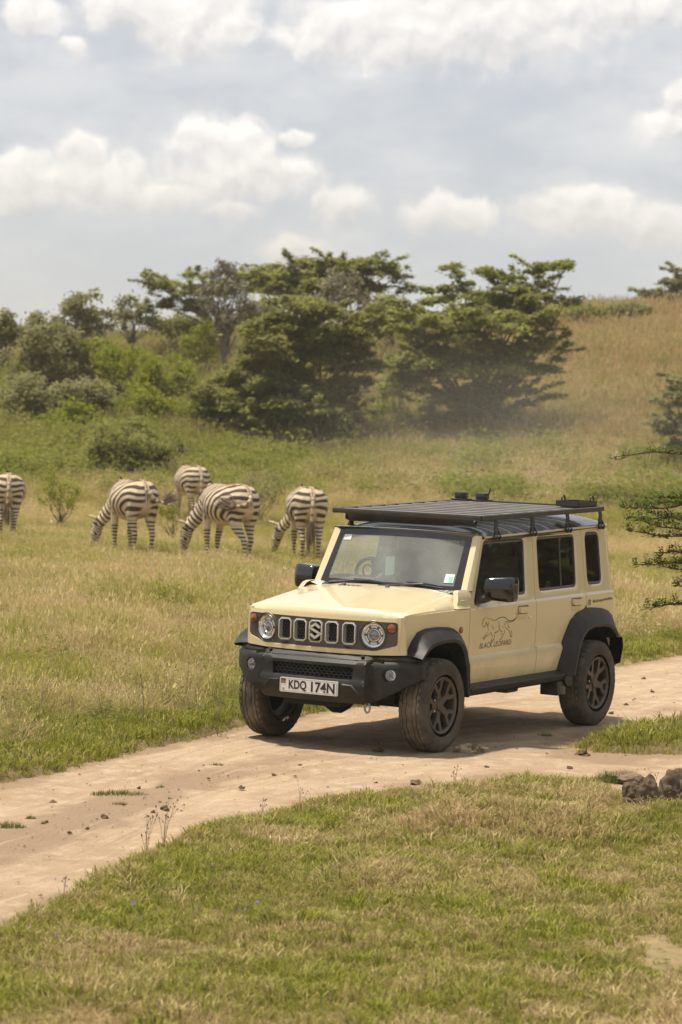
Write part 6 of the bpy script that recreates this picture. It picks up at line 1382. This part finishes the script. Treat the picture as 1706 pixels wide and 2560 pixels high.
for i, (u, v, h, n, lab) in enumerate([(335, 1965, .26, 6, 'branching dry weed with dark seed heads, left of the bank'), (375, 1958, .30, 6, 'taller branching dry weed right beside it at the bank edge'), (600, 1885, .15, 3, 'short dry stalks on the bank edge left of the centre'), (690, 1862, .18, 3, 'dry stalks standing against the track at the centre'), (1045, 1808, .18, 3, 'thin dry stalks below the mossy stone'), (145, 2080, .14, 3, 'two thin stalks on the bank at far left'), (70, 2100, .10, 2, 'bent stalk on the bank by the left edge'), (1500, 1835, .24, 4, 'thin weed stalks between the two boulders')]):
    k = 1706 / 1568; d = RIGHT * ((u * k - 853) / 7500) + UP * (-(v * k - 1280) / 7500) + FWD; p = EYE + d * ((EYE.z - .03) / -d.z); weed(p.x, p.y, h, n, 300 + i, lab)
# dark twiggy weeds in the meadow left of the car
for i, (u, v, h, n) in enumerate([(330, 1690, .5, 9), (240, 1680, .5, 8), (425, 1660, .5, 7), (90, 1690, .5, 8), (500, 1690, .45, 7), (380, 1650, .4, 6), (20, 1710, .4, 7), (650, 1340, .5, 12), (410, 1480, .4, 8)]):
    k = 1706 / 1568; d = RIGHT * ((u * k - 853) / 7500) + UP * (-(v * k - 1280) / 7500) + FWD; p = EYE + d * (EYE.z / -d.z)
    weed(p.x, p.y, h, n, 340 + i, ['dark twiggy weed standing tallest in front of the left meadow', 'twiggy weed left of the tallest one', 'twiggy weed nearest the front wheel', 'twiggy weed near the left edge of the meadow', 'small twiggy weed just left of the bumper', 'twiggy weed above the row of weeds', 'twiggy weed at the left edge above the track', 'dark weed clump left of the door mirror', 'dark dry clump alone in the straw coloured meadow'][i], 'twiggy weeds in the meadow', .5)
flf = []
for (u0, v0, u1, v1, n) in [(300, 2010, 620, 2200, 9), (20, 2020, 140, 2200, 3)]:
    for i in range(n):
        u, v = rng.uniform(u0, u1), rng.uniform(v0, v1); k = 1706 / 1568; d = RIGHT * ((u * k - 853) / 7500) + UP * (-(v * k - 1280) / 7500) + FWD; p = EYE + d * ((EYE.z - .06) / -d.z); flf.append((p.x, p.y, ground_at(p.x, p.y) + .075))
flowers('violet_flowers', 'tiny violet flowers in the foreground grass', flf, M('petal_violet', (.16, .10, .38), .8), .009, 8)

# ------------------------------------------------------------------ thorn tree whose branches reach in from the right
TX0, TY0 = 3.9, 19.6
troot = empty('thorn_tree', (TX0, TY0, ground_at(TX0, TY0))); tag(troot, 'thorn tree reaching in from the right with long white thorns', 'tree')
def K(u, v, Y): return at((1450 + u / 4.277) / (1706 / 1568), (1050 + v / 4.277) / (1706 / 1568), Y)
BR = [([(310, 415), (380, 400), (470, 380), (560, 372), (690, 350), (800, 335), (950, 350), (1095, 358)], 19.2), ([(690, 828), (780, 830), (860, 822), (1000, 825), (1095, 830)], 19.5), ([(445, 930), (500, 937), (600, 930), (700, 940), (850, 945), (1000, 925), (1095, 900)], 19.3), ([(500, 1070), (560, 1045), (640, 1050), (740, 1060), (880, 1050), (1000, 1035), (1095, 1075)], 19.4), ([(640, 1010), (700, 985), (800, 1000), (900, 1040), (1095, 1050)], 19.7), ([(620, 1060), (740, 1105), (900, 1150), (1000, 1150), (1095, 1170)], 19.2), ([(515, 1185), (600, 1190), (720, 1210), (850, 1235), (1000, 1240), (1095, 1235)], 19.4), ([(575, 1545), (680, 1545), (800, 1545), (900, 1530), (1000, 1525), (1095, 1530)], 19.3), ([(800, 1530), (860, 1470), (900, 1420), (1000, 1400), (1095, 1420)], 19.5), ([(1040, 1780), (1095, 1700)], 19.5), ([(680, 2000), (760, 2010), (850, 1990), (950, 1970), (1095, 1965)], 19.4), ([(720, 960), (800, 900), (900, 880), (1095, 880)], 19.8), ([(760, 1180), (860, 1120), (960, 1100), (1095, 1110)], 19.6), ([(900, 1560), (980, 1590), (1095, 1600)], 19.6)]
m_twig = M('thorn_bark', (.14, .085, .05), .85, var=.3, vscale=30); m_thorn = M('white_thorn', (.66, .60, .48), .5)
wood = MB(); th = MB(); LC = []; rg_ = random.Random(5); base = Vector((TX0, TY0, 0)); o0 = troot.location
wood.tube([Vector((.0, 0, -.2)), Vector((-.1, 0, .7)), Vector((-.35, -.1, 1.5)), Vector((-.3, .0, 2.5))], [.11, .09, .07, .03], 8)
for bi, (pl, Y) in enumerate(BR):
    P = [K(u, v, Y + .1 * math.sin(i * 1.3 + bi)) for i, (u, v) in enumerate(pl)]; dr = (P[-1] - P[-2]).normalized(); e = P[-1] + Vector((.45, .05, dr.z * .3)); jn = base + Vector((-.2, 0, min(2.3, max(.7, e.z - .25))))
    P += [e, e.lerp(jn, .6) + Vector((0, 0, .05)), jn]; P = [p - o0 for p in P]; n = len(P)
    wood.tube(P, [.0025 + .013 * (i / (n - 1)) ** 1.4 for i in range(n)], 5)
    Lq = 0
    for i in range(n - 2):
        a, b = P[i], P[i + 1]; st_ = max(2, int((b - a).length / .016))
        for j in range(st_):
            p = a.lerp(b, (j + rg_.random() * .6) / st_); bare_ = bi == 0 and i < 4
            if rg_.random() < (.25 if bare_ else .95):
                sd = rg_.choice((-1, 1)); dirv_ = Vector((rg_.uniform(-.6, .3), rg_.uniform(-.8, .8), rg_.uniform(-.15, .75))).normalized(); ln = rg_.uniform(.03, .065); sdv = dirv_.cross(Vector((.2, .9, .3))).normalized()
                for q in range(7):
                    c = p + dirv_ * ln * (q + 1) / 6
                    for s2 in (-1, 1): LC.append((c + sdv * s2 * .009, .013))
            if rg_.random() < .20:
                d1 = Vector((rg_.uniform(-.4, .4), rg_.uniform(-.5, .5), rg_.choice((1, 1, -1, -1)))).normalized(); L_ = rg_.uniform(.035, .07); th.tube([p, p + d1 * L_], [.0026, .0006], 4)
wood.obj('branch', m_twig, troot, 60); th.obj('thorn', m_thorn, troot, None)['kind'] = 'stuff'
C = np.array([list(c[0]) for c in LC]); V = leaf_quads(C, .0125, .55, np.random.default_rng(3), .55)
np_mesh('leaves', V, np.arange(len(V)).reshape(-1, 4), L_THORN, troot, attrs={'tint': np.repeat(np.random.default_rng(4).uniform(size=len(C)), 4)})
pads = crown('crown', [((1.3, .8, 2.6), (1.5, 1.3, .8)), ((2.0, -.4, 1.8), (1.2, 1.0, .7))], L_THORN, troot, 401, .04, 8, 160, .6, .2)
